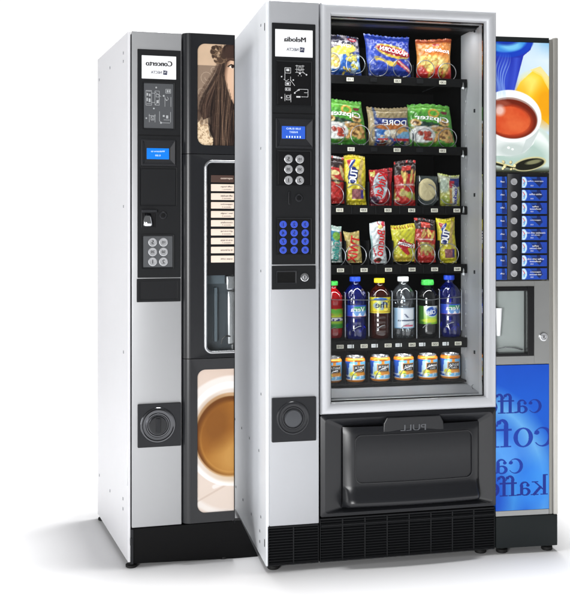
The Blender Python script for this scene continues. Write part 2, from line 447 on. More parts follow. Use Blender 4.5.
def name_plate(fr, root, R, Y, word, wpx, hpx, cxp, cyp, lx, ly):
    p = plate(fr, R, Y-0.003, Y-0.0002, m_plate, root, 'name_plate', 0.001, 0.0008)
    k = (R[1]-R[0])
    y = Y-0.0036
    text('lettering', word, R[0]+k*cxp, R[3]-(R[3]-R[2])*cyp, y, k*wpx, k*hpx, m_ink, p, bold=0.05)
    ex = R[0]+k*lx; ez = R[3]-(R[3]-R[2])*ly; q = k*0.125
    text('lettering', 'NECTA', ex-q*.72-k*.155, ez, y, k*0.31, k*0.075, m_ink2, p, bold=0.012)
    bm = B()
    # small square emblem with a bent strip and cut corner
    prism(bm, [(ex-q*.40, ez-q*.46), (ex+q*.52, ez-q*.52), (ex+q*.60, ez+q*.42), (ex-q*.34, ez+q*.52)], y, y+0.0004)
    e = obj('emblem', bm, m_ink2, p, smooth=False)
    J = ([], []); text('', 'N', ex+q*0.05, ez+q*0.05, y-0.0004, q*0.5, q*0.5, join=J, bold=0.04)
    me = bpy.data.meshes.new('emblem'); me.from_pydata(J[0], [], J[1]); me.update()
    link('emblem', me, m_plate, p, smooth=False)
    return p

name_plate(A, cp, A.rect(275.3, 312.8, 29.8, 57.0, YC-0.003), YC, 'Melodia', 0.575, 0.125, 0.52, 0.36, 0.70, 0.73)

def glyph_lines(items, cm, y, w, m, parent, name='pictogram'):
    bm = B()
    for it in items:
        if it[0] == 'l':
            p = [cm(*q) for q in it[1]]
            for a, b in zip(p, p[1:]):
                dx, dz = b[0]-a[0], b[1]-a[1]; L = math.hypot(dx, dz) or 1e-6; ox, oz = -dz/L*w, dx/L*w
                prism(bm, [(a[0]+ox, a[1]+oz), (b[0]+ox, b[1]+oz), (b[0]-ox, b[1]-oz), (a[0]-ox, a[1]-oz)], y, y+0.0003)
        elif it[0] == 'r':
            x0, y0, x1, y1 = it[1]; a = cm(x0, y1); b = cm(x1, y0)
            o = rrect(a[0], b[0], a[1], b[1], w, 2); i = rrect(a[0]+2*w, b[0]-2*w, a[1]+2*w, b[1]-2*w, w*.5, 2); frame(bm, o, i, y, y+0.0003)
        elif it[0] == 'f':
            x0, y0, x1, y1 = it[1]; a = cm(x0, y1); b = cm(x1, y0); prism(bm, [(a[0], a[1]), (b[0], a[1]), (b[0], b[1]), (a[0], b[1])], y, y+0.0003)
        elif it[0] == 'c':
            c = cm(*it[1]); lathe_y(bm, c[0], c[1], [(it[2], y+0.0003), (it[2], y)], 14)
    return obj(name, bm, m, parent, smooth=False)

# pictogram panel of the middle machine
R = A.rect(276, 312, 61, 106.5, YC); Yp = YC-0.0002
sunk(A, R, YC-0.004, YC-0.0002, 0.004, m_black, cp, 'pictogram_frame')
pg = plate(A, (R[0]+.005, R[1]-.005, R[2]+.005, R[3]-.005), YC-0.0012, YC-0.0002, m_gloss, cp, 'pictogram_panel', 0.001, 0.0004)
cm = lambda x, y: (A.u(268+x*52/347.0, YC), A.z(294, 20+y*92/614.0, YC))
w = 0.0006
it = [('r', (112, 320, 152, 358)), ('f', (122, 328, 142, 344)), ('l', [(112, 358), (112, 400)]), ('l', [(112, 320), (112, 358)]), ('c', (90, 382), .0022),
      ('l', [(104, 398), (122, 410), (138, 398)]), ('r', (114, 415, 150, 440)), ('f', (122, 422, 140, 434)), ('l', [(148, 400), (178, 440)]), ('l', [(150, 380), (150, 408)]),
      ('c', (168, 402), .0024), ('r', (114, 454, 150, 474)), ('f', (120, 460, 128, 468)), ('f', (136, 460, 144, 468)),
      ('l', [(112, 496), (112, 544)]), ('l', [(152, 496), (152, 550)]), ('r', (120, 504, 148, 536)), ('l', [(124, 510), (132, 526), (146, 512)]), ('c', (90, 522), .0026),
      ('l', [(182, 306), (242, 306)]), ('l', [(182, 330), (242, 330)]), ('l', [(182, 350), (242, 350)]), ('l', [(192, 300), (192, 350)]), ('l', [(232, 300), (232, 350)]),
      ('r', (204, 312, 222, 340)), ('f', (206, 352, 218, 362)), ('c', (202, 372), .0012), ('c', (221, 372), .0012), ('c', (256, 364), .0026), ('l', [(236, 352), (250, 360)]),
      ('l', [(192, 470), (206, 462), (266, 462), (266, 512), (222, 512)]), ('l', [(240, 484), (262, 484)]), ('f', (188, 508, 216, 518)), ('c', (178, 488), .0026), ('c', (206, 468), .002), ('l', [(180, 482), (202, 470)])]
glyph_lines(it, cm, YC-0.0016, w, m_line, pg)

def display(fr, root, R, L, Y, m_l, lines):
    """bezel with flared side cheeks and a lit screen"""
    bz = plate(fr, R, Y-0.004, Y-0.0002, m_black2, root, 'display_bezel', 0.003, 0.002)
    mm = 0.004
    for s, xa, xb in ((-1, R[0]+mm, L[0]-0.004), (1, L[1]+0.004, R[1]-mm)):
        bm = B(); xo, xi = (xa, xb) if s < 0 else (xb, xa)
        pts = [(xo, R[3]-mm), (xi, L[3]+0.001), (xi, L[2]-0.001), (xo, R[2]+mm)]
        a = [bm.verts.new((x, Y-0.010 if k in (0, 3) else Y-0.0042, z)) for k, (x, z) in enumerate(pts)]
        b = [bm.verts.new((x, Y-0.0035, z)) for x, z in pts]
        bm.faces.new(a); bm.faces.new(b[::-1])
        for k in range(4): bm.faces.new((a[k], a[(k+1) % 4], b[(k+1) % 4], b[k]))
        obj('cheek', bm, m_black2, bz, smooth=False)
    bm = B(); box(bm, R[0]+mm, R[1]-mm, Y-0.0075, Y-0.0042, R[3]-mm-.003, R[3]-mm, .0008); obj('lip', bm, m_black2, bz); bm = B(); box(bm, R[0]+mm, R[1]-mm, Y-0.0075, Y-0.0042, R[2]+mm, R[2]+mm+.003, .0008)
    obj('lip', bm, m_black2, bz)
    sc = plate(fr, L, Y-0.0052, Y-0.0038, m_l, bz, 'display_screen', 0.0008, 0.0003)
    J = ([], []); w = L[1]-L[0]; h = L[3]-L[2]
    for s_, ww, yy in lines: text('', s_, (L[0]+L[1])/2, L[2]+h*yy, Y-0.0056, w*ww, h*0.15, join=J)
    me = bpy.data.meshes.new('display_text'); me.from_pydata(J[0], [], J[1]); me.update(); link('display_text', me, m_lcdtx, bz, smooth=False)
    return bz
display(A, cp, A.rect(275.6, 313, 118.5, 148.5, YC), A.rect(281.8, 305, 126.3, 138.8, YC-0.004), YC, m_lcd, [('0.00 EURO', .62, .80), ('INSERT', .36, .52), ('- - - - - -', .62, .14)])

def key_pad(fr, root, R, Y, xs, ys, r, mk, mi, marks, name, bm_plate=m_gloss):
    sunk(fr, R, Y-0.0045, Y-0.0002, 0.004, m_black, root, name+'_frame')
    p = plate(fr, (R[0]+.005, R[1]-.005, R[2]+.005, R[3]-.005), Y-0.0016, Y-0.0002, bm_plate, root, name, 0.001, 0.0004)
    k = 0
    for yy in ys:
        for xx in xs:
            cx, cz = fr.u(xx, Y), fr.z((R_px := (xs[0]+xs[-1])/2), yy, Y)
            bm = B(); lathe_y(bm, cx, cz, [(r, Y-0.0015), (r, Y-0.0035), (r*.86, Y-0.0045), (r*.55, Y-0.0042), (0.0003, Y-0.0040)], 26, cap0=False)
            b = obj('key', bm, mk, p)
            text('key_mark', marks[k], cx, cz, Y-0.0048, None, r*0.9 if len(marks[k]) < 2 else r*.62, mi, b, bold=0.02)
            k += 1
    return p
key_pad(A, cp, A.rect(276.6, 311.2, 150.5, 186, YC), YC, (288.3, 299.6), (159.2, 169.4, 180.3), 0.0138, m_key, m_ink, ['5', '10', '20', '50', '1', '2'], 'coin_value_panel')
key_pad(A, cp, A.rect(276.3, 311.6, 218, 254.8, YC), YC, (283.0, 294.0, 305.0), (224.4, 232.9, 241.4, 250.0), 0.0118, m_bluekey, m_ink, list('123456789*0#'), 'keypad')
# coin slot + lock
bm = B(); x, z = A.u(289.3, YC), A.z(290, 198, YC); box(bm, x-.0035, x+.0035, YC-0.004, YC-.0002, z-.021, z+.021, .0015); cs = obj('coin_slot', bm, m_black2, cp)
bm = B(); box(bm, x-.0014, x+.0014, YC-0.0046, YC-.0038, z-.017, z+.017); obj('slot', bm, m_dark, cs)
def lock(fr, root, px, py, Y, r, m1, m2):
    x, z = fr.u(px, Y), fr.z(px, py, Y)
    bm = B(); lathe_y(bm, x, z, [(r, Y-.0002), (r, Y-.004), (r*.85, Y-.0055), (r*.62, Y-.0055), (r*.58, Y-.003), (.0002, Y-.003)], 28, cap0=False); o = obj('lock', bm, m1, root)
    bm = B(); lathe_y(bm, x, z, [(r*.5, Y-.0029), (r*.5, Y-.0050), (.0002, Y-.0052)], 24, cap0=False); k = obj('lock_core', bm, m2, root)
    bm = B(); box(bm, x-r*.09, x+r*.09, Y-.0058, Y-.0053, z-r*.36, z+r*.36); obj('keyhole', bm, m_dark, root)
lock(A, cp, 298.8, 198, YC, .0125, m_black2, m_gloss)
# cash return
R = A.rect(277.2, 295.2, 272, 282.6, YC-0.002)
bm = B(); frame(bm, rrect(R[0]-.004, R[1]+.004, R[2]-.004, R[3]+.004, .002, 4), rrect(*R, .001, 4), YC-.005, YC-.0019, YC-.004); obj('coin_tray_rim', bm, m_black2, cl)
plate(A, (R[0]-.001, R[1]+.001, R[2]-.001, R[3]+.001), YC-.0026, YC-.0020, m_dark, cl, 'coin_tray', .0008, .0002)
lock(A, cl, 304.4, 277.2, YC-.002, .0135, m_chrome, m_key)

def knob(fr, root, R, px, py, r, Y, chrome, grip, disc):
    p = plate(fr, R, Y-.004, -0.0095, m_black2, root, 'lock_plate', .003, .0014)
    x, z = fr.u(px, Y), fr.z(px, py, Y); y = Y-.004
    bm = B(); lathe_y(bm, x, z, [(r, y+.0002), (r, y-.001), (r*.97, y-.003), (r*.90, y-.0035), (r*.84, y-.001), (r*.70, y-.0005), (r*.66, y-.003), (r*.6, y-.003), (r*.56, y-.0005), (.0002, y-.0005)], 56, cap0=False)
    obj('dished_ring', bm, chrome, p, angle=30)
    bm = B(); lathe_y(bm, x, z, [(r*.52, y-.0006), (r*.52, y-.006), (r*.47, y-.008), (.0002, y-.0086)], 48, cap0=False); obj('round_lock', bm, disc, p)
    if not grip: return
    bm = B(); box(bm, x-r*.12, x+r*.12, y-.0145, y-.0085, z-r*.40, z+r*.40, .001); obj('thumb_grip', bm, m_black2, p)
knob(A, ra, A.rect(271.8, 316, 397.3, 441.3, YC), 292.8, 417.8, .054, YC, mat('satin_dark_moulding', (44, 45, 48), .25, .2), False, mat('polished_dark_grey', (74, 76, 80), .22, .4))

# window frame: mitred profile
def mitred(bm, x0, x1, z0, z1, prof):
    """prof: (inset, y) pairs from the outside back edge round the front to the inside back edge"""
    rings = []
    for d, y in prof: rings.append([(x0+d, y, z0+d), (x1-d, y, z0+d), (x1-d, y, z1-d), (x0+d, y, z1-d)])
    loops(bm, rings, closed=True)
fx0, fx1, fz0, fz1 = uw0, WA, zwb, HA+0.001
fw = A.u(331.3)-uw0
bm = B(); mitred(bm, fx0, fx1, fz0, fz1, [(0, .044), (0, -.006), (.002, -.012), (.006, -.016), (.014, -.019), (fw-.012, -.016), (fw-.007, -.013), (fw-.003, -.006), (fw-.001, .000), (fw, .010), (fw, .044)])
wf = part('window_frame', bm, m_frame, angle=50)
bm = B(); mitred(bm, fx0+fw-.002, fx1-fw+.002, fz0+fw-.002, fz1-fw+.002, [(0, .018), (0, .006), (.0035, .006), (.0035, .018)]); obj('gasket', bm, m_dark, wf)
bm = B(); box(bm, fx0+fw+.0016, fx1-fw-.0016, .012, .016, fz0+fw+.0016, fz1-fw-.0016); part('window_glass', bm, m_glass, smooth=False)

# cabin: black liner, right wall, sill
iy = 0.15
ix0, ix1 = 0.16, A.u(466.3, iy)
wx1 = fx1-fw
zs0 = A.z(407, 397.5); zs1 = A.z(407, 385.5, iy); ztop = HA-0.016
bm = B()
box(bm, ix0, WA-.0115, .50, .52, zs0-.02, ztop); box(bm, ix1+.012, WA-.0115, iy+.002, .499, zs0-.02, ztop); box(bm, .1585, ix0+.001, .05, .499, zs0-.002, ztop)
box(bm, ix0+.002, ix1+.011, .052, .499, ztop-.022, ztop-.0005)
part('cabin_liner', bm, m_dark, smooth=False)
# right wall slopes from the window edge to the tray edge
bm = B()
prf = [(wx1+.001, .0455), (ix1+.001, iy), (ix1+.001, iy+.05), (ix1+.0115, iy+.05), (ix1+.0115, iy+.001), (WA-.0125, iy+.001), (WA-.0125, .0455)]
a = [bm.verts.new((x, y, zs0-.02)) for x, y in prf]; b = [bm.verts.new((x, y, ztop-.024)) for x, y in prf]
bm.faces.new(a); bm.faces.new(b[::-1])
for i in range(len(prf)): bm.faces.new((a[i], a[(i+1) % 7], b[(i+1) % 7], b[i]))
iw = part('inner_wall', bm, m_inner, smooth=False)
for px, py in [(478, 31), (478.5, 111), (478.5, 195), (479, 272), (479, 352)]:
    z = A.z(px, py, .08); f_ = (0.08-.0455)/(iy-.0455); x = wx1+.001+(ix1-wx1)*f_; bm = B(); box(bm, x-.004, x+.001, .077, .083, z-.006, z+.006, .0006); obj('shelf_pin', bm, m_black2, iw)
# sill
bm = B()
xs_ = (ix0+.002, wx1-.001)
a = [bm.verts.new((xs_[0], y, z)) for y, z in ((.0455, zs0), (iy-.012, zs1), (iy+.34, zs1), (iy+.34, zs0-.01), (.0455, zs0-.01))]
b = [bm.verts.new((xs_[1] if k in (0, 4) else ix1, y, z)) for k, (y, z) in enumerate(((.0455, zs0), (iy-.012, zs1), (iy+.34, zs1), (iy+.34, zs0-.01), (.0455, zs0-.01)))]
bm.faces.new(a); bm.faces.new(b[::-1])
for i in range(5): bm.faces.new((a[i], a[(i+1) % 5], b[(i+1) % 5], b[i]))
sl = part('sill', bm, m_ledge, smooth=False)
bm = B(); q = A.u(475, .08); zz = (zs0+zs1)/2+.003
tube(bm, [(q+.0085*math.cos(t), .085+.0085*math.sin(t)*1.0, zz+.0085*math.sin(t)*.9) for t in [2*PI*k/20 for k in range(20)]], .0008, 6, closed=True); obj('lock_ring', bm, m_black2, sl)
bm = B(); box(bm, ix0+.004, ix1, .06, .10, ztop-.030, ztop-.0235, .002); part('lamp_housing', bm, m_black2)
# the cabin's own tube lights, behind the frame on the left and above
def cabin_light(name, loc, target, p, sx, sy):
    o = area(name, A.world(*loc), A.world(*target), p, sx, sy); return o
cabin_light('cabin_lamp', (ix0+.028, .06, 1.18), (.46, .26, 1.15), 1.5, .02, 1.15)
cabin_light('cabin_lamp', (.47, .08, ztop-.034), (.47, .20, 1.35), 1.0, .5, .02)

def added_shelf_fill(r, p):  # unseen fill light added under a tray rail to brighten the products
    z = A.z(397, rows[r][1], ty)-.0135
    area('added_shelf_fill', A.world(.43, ty+.006, z), A.world(.43, ty+.022, z-.05), p, .50, .004)
# trays -----------------------------------------------------------------------------
rows = [  # tray top row, label row, product fronts' columns, label columns, kind
    (77.5, 81.0, (350, 397.4, 442.5)), (146.5, 150.0, (351, 397, 442.5)),
    (206.3, 210.2, (339.6, 363.6, 387.9, 411.6, 434.3, 456.7)), (265.2, 269.6, (340.4, 364, 388.4, 412, 434.5, 457.3)),
    (340.0, 345.0, (340, 364, 388, 412, 435, 458)), (383.0, 0, (336, 355, 380, 403.5, 427.5, 450))]
numbers = ['11 12 13', '21 22 23', '31 32 33 34 35 36', '41 42 43 44 45 46', '51 52 53 54 55 56', '']
ty = iy-.012
trays = []; ztray = []
for r, (pt, pl, cols) in enumerate(rows):
    zt = A.z(397, pt, ty); ztray.append(zt)
    if r == 5: zt = max(zt, zs1+.008)
    bm = B(); th = .006
    box(bm, ix0+.004, ix1-.002, iy-.006, .47, zt-.006, zt, .0008)
    if pl:
        zl = A.z(397, pl, ty); box(bm, ix0+.004, ix1-.002, ty, iy-.007, zl-.015, zt+.002, .0015)
    t = part('tray', bm, m_dark); trays.append(t)
    if pl:
        zl = A.z(397, pl, ty)
        for c, nn in zip(cols, numbers[r].split()):
            u = A.u(c, ty)
            bm = B(); box(bm, u-.0125, u+.0125, ty-.0022, ty-.0002, zl-.0068, zl+.0062, .0006); obj('price_label', bm, m_price, t)
            text('price_text', nn+'0', u, zl-.0003, ty-.0026, .017, .0078, m_ink, t, bold=.03)
        if r == 4:
            for c in (350.5, 374.5, 398.5, 422, 445.5):
                u = A.u(c, ty); bm = B(); box(bm, u-.0115, u+.0115, ty-.0022, ty-.0002, zl-.0062, zl+.0058, .0006); obj('price_label', bm, m_pricew, t)
                J = ([], []); text('', '1.20', u, zl, ty-.0026, .015, .006, join=J, bold=.02); me = bpy.data.meshes.new('price_text'); me.from_pydata(J[0], [], J[1]); link('price_text', me, m_greyline, t, smooth=False)
    # dark clips between the labels on the rail
    if pl:
        for c0, c1 in zip(cols, cols[1:]):
            u = A.u((c0+c1)/2, ty); bm = B()
            if r < 2: box(bm, u-.012, u+.012, ty-.002, ty-.0002, zl-.006, zl+.008, .0015)
            else: box(bm, u-.0012, u+.0012, ty-.003, ty-.0002, zl-.012, zt+.0015, .0005)
            obj('rail_clip', bm, m_black, t)
    # thin dividers
    dc = (366.5, 412.5) if r < 2 else (345.2, 368.4, 392.3, 416.3, 438.6)
    hgt = (.05, .05, .085, .085, .15, .07)[r]
    for c in dc:
        u = A.u(c, iy+.02); bm = B(); box(bm, u-.0010, u+.0010, iy+.012, .46, zt+.0005, zt+hgt, .0004); obj('divider', bm, m_black, t)

def ring_path(cx, cz, r, y, full=True, tail=True, a0=-90, a1=270):
    p = []
    N = 40
    for k in range(N+1):
        a = math.radians(a0+(a1-a0)*k/N); p.append((cx+r*math.cos(a), y+.010*k/N, cz+r*math.sin(a)))
    if tail:
        p.append((p[-1][0]+.001, y+.03, p[-1][2]-.001)); p.append((p[-1][0], y+.25, p[-1][2]))
    return p
def spiral(r, px, py, rp, y=None, **k):
    yy = iy-.008 if y is None else y
    cx, cz = A.u(px, yy), A.z(397, py+(-(px-397)*.02), yy)
    bm = B(); tube(bm, ring_path(cx, cz, rp*3.2/F, yy, **k), .0014, 7); obj('spiral', bm, m_wire, trays[r])
for r_, p_ in ((0, .25), (1, .25), (2, .3), (3, .45), (4, .75)): added_shelf_fill(r_, p_)
for x, y in ((331.5, 63.5), (356.2, 64.8), (379, 67), (402.8, 67.8), (426, 69), (447.5, 71.5)): spiral(0, x, y, 9.4)
for x, y in ((335.5, 134), (360.8, 135), (381.2, 134), (405.3, 136), (425, 138), (448, 138)): spiral(1, x, y, 9.6)
for i, x in enumerate((334, 356, 380, 403, 427, 450)):
    spiral(2, x, 194.5 if i != 2 else 194, 10.5, tail=False, a0=-150 if i != 1 else 30, a1=75 if i in (0, 3, 4, 5) else 140)
for i, x in enumerate((335.5, 356.4, 380.3, 403.5, 425.5, 449)): spiral(3, x, 254.5 if i < 4 else 255.5, 10.6)
for x in (337, 362, 386, 410, 432, 455):     # ends of the coils in front of bottles and cans
    spiral(4, x-9+9, 334.5, 10, tail=False, a0=95, a1=150)
for x in (339, 363, 387, 411, 434, 457): spiral(5, x, 379, 11.5, tail=False, a0=95, a1=178)

# retaining wire in front of the bottles
bm = B(); pts = []
wy = iy-.006
for x, y in ((331, 299.6), (345, 300), (369.5, 300), (395, 300), (416.5, 298.8), (424, 299.8), (432, 299.8), (440, 298.6), (461, 297.0)):
    pts.append((A.u(x, wy), wy, A.z(x, y, wy)))
tube(bm, pts, .0014, 8)
obj('retaining_wire', bm, m_wire, trays[4])
m_dimw = mat('dim_wire', (120, 124, 130), .3, .6)
for x, yt, yb in ((345.3, 293, 337), (369.0, 293, 336), (392.2, 292, 338), (416.8, 291.5, 340), (439.5, 290, 339), (461.5, 290, 330)):
    bm = B(); u = A.u(x, iy-.002); tube(bm, [(u, iy-.002, A.z(x, yb, iy)), (u, iy-.002, A.z(x, yt, iy)), (u-.002, iy+.004, A.z(x, yt-.8, iy))], .0016, 8); obj('wire_post', bm, m_dimw, trays[4])
# little white shelf end hooks
for px, py in ((462.5, 86), (462.5, 154), (463, 210), (463, 272)):
    bm = B(); z = A.z(px, py, iy-.01); u = A.u(px, iy-.01); prism(bm, [(u-.003, z-.010), (u+.005, z-.012), (u+.004, z+.006), (u+.001, z+.014), (u-.001, z+.004)], iy-.012, iy-.009); part('shelf_hook', bm, m_pricew, smooth=False)
bm = B()
for k in range(26):
    z = A.z(463, 90+k*11.2, iy); box(bm, ix1-.0035, ix1-.0005, iy-.002, iy+.001, z-.005, z+.004)
part('hole_strip', bm, m_greyline, smooth=False)

# pick-up door (black) ---------------------------------------------------------------
bx0, bx1 = uw0, WA; bz0, bz1 = zb+.002, zwb-.0025
yb = -.012
f0, f1 = A.u(343, yb), A.u(481, yb); fz_0, fz_1 = A.z(412, 505.5, yb), A.z(412, 424.5, yb)
bm = B()
frame(bm, rrect(bx0, bx1, bz0, bz1, .006, 6), rrect(bx0+.014, bx1-.014, bz0+.012, bz1-.012, .012, 6), yb+.006, .044, yb)
frame(bm, rrect(bx0+.014, bx1-.014, bz0+.012, bz1-.012, .012, 6), rrect(f0, f1, fz_0, fz_1, .010, 6), yb, .043, yb+.018)
pd = part('pickup_surround', bm, m_flap, angle=60)
# flap: curved sheet bulging, its lower edge swept in
zq = lambda py: A.z(412, py, yb)
prof = [(fz_1-.001, -.002), (zq(428), -.006), (zq(432), -.009), (zq(455), -.011), (zq(482), -.012), (zq(486), -.015), (zq(490), -.022), (zq(494), -.031), (zq(497), -.036), (zq(499.5), -.036), (zq(501.5), -.030), (zq(503), -.018), (zq(504.5), -.004), (fz_0+.001, .010)]
bm = B(); NX = 24; grid = []
for j, (z, y) in enumerate(prof):
    rowv = []
    for i in range(NX+1):
        s_ = i/NX; e = min(1, min(s_, 1-s_)/.04); flare = .0035*max(0, (j-5)/8)
        x = (f0+.003-flare)+(f1-f0-.006+2*flare)*s_; yy_ = y*(.35+.65*math.sin(e*PI/2))+.004*(1-e)-(.012*(1-(2*s_-1)**2) if j < 12 else 0)
        rowv.append(bm.verts.new((min(max(x, f0+.0005), f1-.0005), yy_, z)))
    grid.append(rowv)
for j in range(len(prof)-1):
    for i in range(NX): bm.faces.new((grid[j][i], grid[j+1][i], grid[j+1][i+1], grid[j][i+1]))
geom = bmesh.ops.extrude_face_region(bm, geom=list(bm.faces))
for v in [g_ for g_ in geom['geom'] if isinstance(g_, bmesh.types.BMVert)]: v.co.y += .012
flap = part('pickup_flap', bm, m_flap, angle=50)
bm = B(); box(bm, f0+.001, f1-.001, .012, .040, fz_0+.001, fz_1-.001); obj('chute_back', bm, m_dark, pd)
# raised rounded outline on the flap
R = A.rect(355, 472.5, 432.5, 480.5, -.016)
def dense(p):
    o = []
    for i in range(len(p)):
        q, w = p[i], p[(i+1) % len(p)]; k = max(1, int(math.hypot(w[0]-q[0], w[1]-q[1])/.012))
        n_ = {True: k, False: 1}[k > 1]
        for j in range(n_): o.append((q[0]+(w[0]-q[0])*j/n_, q[1]+(w[1]-q[1])*j/n_))
    return o
bo = dense(rrect(*R, .022, 8)); cxo, czo = (R[0]+R[1])/2, (R[2]+R[3])/2
hw, hh_ = (R[1]-R[0])/2, (R[3]-R[2])/2
bi = [(cxo+(x-cxo)*(hw-.003)/hw, czo+(z-czo)*(hh_-.003)/hh_) for x, z in bo]
bm = B(); frame(bm, bo, bi, -.0042, .004, -.0042)
for v in bm.verts:
    s_ = (v.co.x-f0)/(f1-f0); yl = np.interp(v.co.z, [zq(482), zq(455), zq(432)], [-.012, -.011, -.009]); v.co.y += yl-.012*(1-(2*s_-1)**2)
obj('raised_outline', bm, m_flap, flap, angle=60)
# bump over the flap with PULL
R = A.rect(383, 443, 416.0, 424.0, yb)
bm = B(); prism(bm, [(R[0], R[2]-.022), (R[1], R[2]-.022), (R[1]-.001, R[2]+.006), (R[1]-.012, R[3]), (R[0]+.012, R[3]), (R[0]+.001, R[2]+.006)], yb-.006, yb+.006, .0025); br = obj('grip_bump', bm, m_flap, pd)
text('lettering', 'PULL', A.u(412.5, yb), A.z(412, 427.0, yb), yb-.0072, .088, .020, mat('raised_black', (84, 86, 90), .35), br, bold=.012)

# grille base ---------------------------------------------------------------------------
bm = B()
box(bm, .006, WA-.004, .020, .045, .018, zb+.0, 0)
gb = part('plinth', bm, m_dark)
def grille(bm, x0, x1, z0, z1, ncols):
    cw = (x1-x0)/ncols
    box(bm, x0, x1, -.006, .019, z0-.005, z0, .001); box(bm, x0, x1, -.006, .019, z1-.005, z1, .001)
    for c in range(ncols+1):
        x = x0+cw*c; box(bm, max(x-.0022, x0), min(x+.0022, x1), -.007, .019, z0, z1-.005, .0006)
    nl = int((z1-z0)/.0088)
    for k in range(nl):
        z = z0+(k+.5)*(z1-z0-.005)/nl
        a = [bm.verts.new(p) for p in ((x0, -.005, z-.0030), (x1, -.005, z-.0030), (x1, .004, z+.0012), (x0, .004, z+.0012))]
        b = [bm.verts.new(p) for p in ((x0, -.005, z-.0012), (x1, -.005, z-.0012), (x1, .004, z+.0030), (x0, .004, z+.0030))]
        bm.faces.new(a); bm.faces.new(b[::-1])
        for i in range(4): bm.faces.new((a[i], a[(i+1) % 4], b[(i+1) % 4], b[i]))
bm = B(); grille(bm, .006, uA(318.3), .024, zt_strip-.003, 2)
part('grille', bm, m_black, smooth=False)
bm = B(); grille(bm, uA(319.5), WA-.003, .024, zb-.003, 8)
part('grille', bm, m_black, smooth=False)
bm = B(); z = zb-.024; x = uA(320.5); box(bm, x, WA-.004, -.009, -.0065, z-.004, z+.0, .0008); part('grille_rail', bm, m_black)
for x, y in ((.03, .03), (WA-.04, .03), (.03, DA-.05), (WA-.04, DA-.05)):
    bm = B(); lathe_z(bm, [(.018, 0), (.02, .003), (.02, .012), (.012, .014), (.012, .03)], 20, x, y); part('foot', bm, m_rubber)

# ---------------------------------------------------------------- products -------------------
PG = 'snacks and drinks behind the machine glass'
def pouch_y(x, z, w, h, t, seed, edge=.10):
    sx = np.clip(1-np.abs(2*x/w)**2.6, 0, 1); k = z/h
    ez = np.clip(np.minimum((k-.05)/edge, (.95-k)/edge), 0, 1); ez = np.sin(ez*PI/2)
    b = t*np.power(sx, .55)*(.10+.90*ez)
    wr = .0012*np.sin(x*230+seed*2.1+z*60)*np.sin(z*140+seed)+.0016*np.sin((x*1.7+z)*95+seed*3)*(.3+.7*(1-ez))
    wr = wr + .0008*np.sin(x*700)*(1-ez)+.0011*np.abs(np.sin(x*120+z*190+seed*1.3))*np.sin(z*75-x*60+seed)+.0008*np.sin(x*310-z*280+seed*4)
    return -(b+wr*np.minimum(1, sx*3))

def pouch(name, label, px0, px1, py0, py1, paint, t=.018, top=0.0, lean=0.0, row=0, y=None, seed=1, base=(40, 40, 40), edge=.10, taper=0.0, cat='snack bag', zig=True):
    """filled foil bag; top = sideways shift of the top, lean = rotation in its own plane, taper = narrower top"""
    yy = (iy+.028) if y is None else y
    x0, x1 = A.u(px0, yy), A.u(px1, yy); zm = (px0+px1)/2; z1 = A.z(zm, py0, yy); z0 = A.z(zm, py1, yy)
    w, h = x1-x0, z1-z0; nx, nz = 46, max(46, int(46*h/w)); nz = min(nz, 110)
    gx, gz = np.meshgrid(np.linspace(-.5, .5, nx+1), np.linspace(0, 1, nz+1)); gx = gx.ravel(); gz = gz.ravel()
    X, Z = gx*w, gz*h
    Yf = pouch_y(X, Z, w, h, t, seed, edge)
    pinch = 1-.035*np.sin(PI*gz)-taper*gz
    Xs = X*pinch+top*gz+.0012*np.sin(gz*9+seed)*np.sign(gx)*(np.abs(gx) > .4)
    Zs = Z + (.0012*np.sign(np.sin(gx*w*1400)) if zig else 0)*(gz > .985)+.004*np.sin(gx*4+seed)*gz
    f = np.stack([Xs, Yf, Zs], 1); b = np.stack([Xs, -Yf*.85, Zs], 1)
    V = np.vstack([f, b]); n = len(f); m1 = nx+1
    Fs = []
    for j in range(nz):
        for i in range(nx):
            a = j*m1+i; Fs.append((a, a+1, a+m1+1, a+m1)); Fs.append((n+a, n+a+m1, n+a+m1+1, n+a+1))
    for i in range(nx): Fs.append((i, n+i, n+i+1, i+1)); a = nz*m1+i; Fs.append((a, a+1, n+a+1, n+a))
    for j in range(nz): a = j*m1; Fs.append((a, a+m1, n+a+m1, n+a)); a = j*m1+nx; Fs.append((a, n+a, n+a+m1, a+m1))
    me = bpy.data.meshes.new(name); me.from_pydata(V.tolist(), [], Fs); me.update()
    P = Paint(gx+.5, 1-gz, base); paint(P)
    # print dulled; foil crinkle glints and shade painted in as pale and dark specks
    g_ = P.c.mean(1, keepdims=True); P.c = (P.c*.93+g_*.07)*.84; P.mix((P.noise(26, seed) > .64)*.12, (235, 235, 235)); P.mix((P.noise(22, seed+5) > .62)*.14, (20, 18, 22))
    setprint(me, np.vstack([P.c, np.tile(np.array(base, float)*.8, (n, 1))]))
    o = link(name, me, m_foil, None, True, 80)
    o.location = A.world((x0+x1)/2, yy, z0); o.rotation_euler = (0, -math.radians(lean), A.a)
    o.rotation_mode = 'XYZ'
    o['label'] = label; o['category'] = cat; o['group'] = PG
    def surf(x, z):
        s = z/h; k = 1-.035*math.sin(PI*min(max(s, 0), 1))-taper*s
        return float(pouch_y(np.array([(x-top*s)/k]), np.array([z]), w, h, t, seed, edge)[0])-.0006
    o['_w'] = w; o['_h'] = h
    def T(body, s, tt, ww, hh, m, rot=0, bold=.02, bend=0.0, nm='lettering'):
        return text(nm, body, (s-.5)*w+top*(1-tt), (1-tt)*h, 0, ww*w, None if hh is None else hh*h, m, o, rot, bold, True, surf, bend)
    return o, T

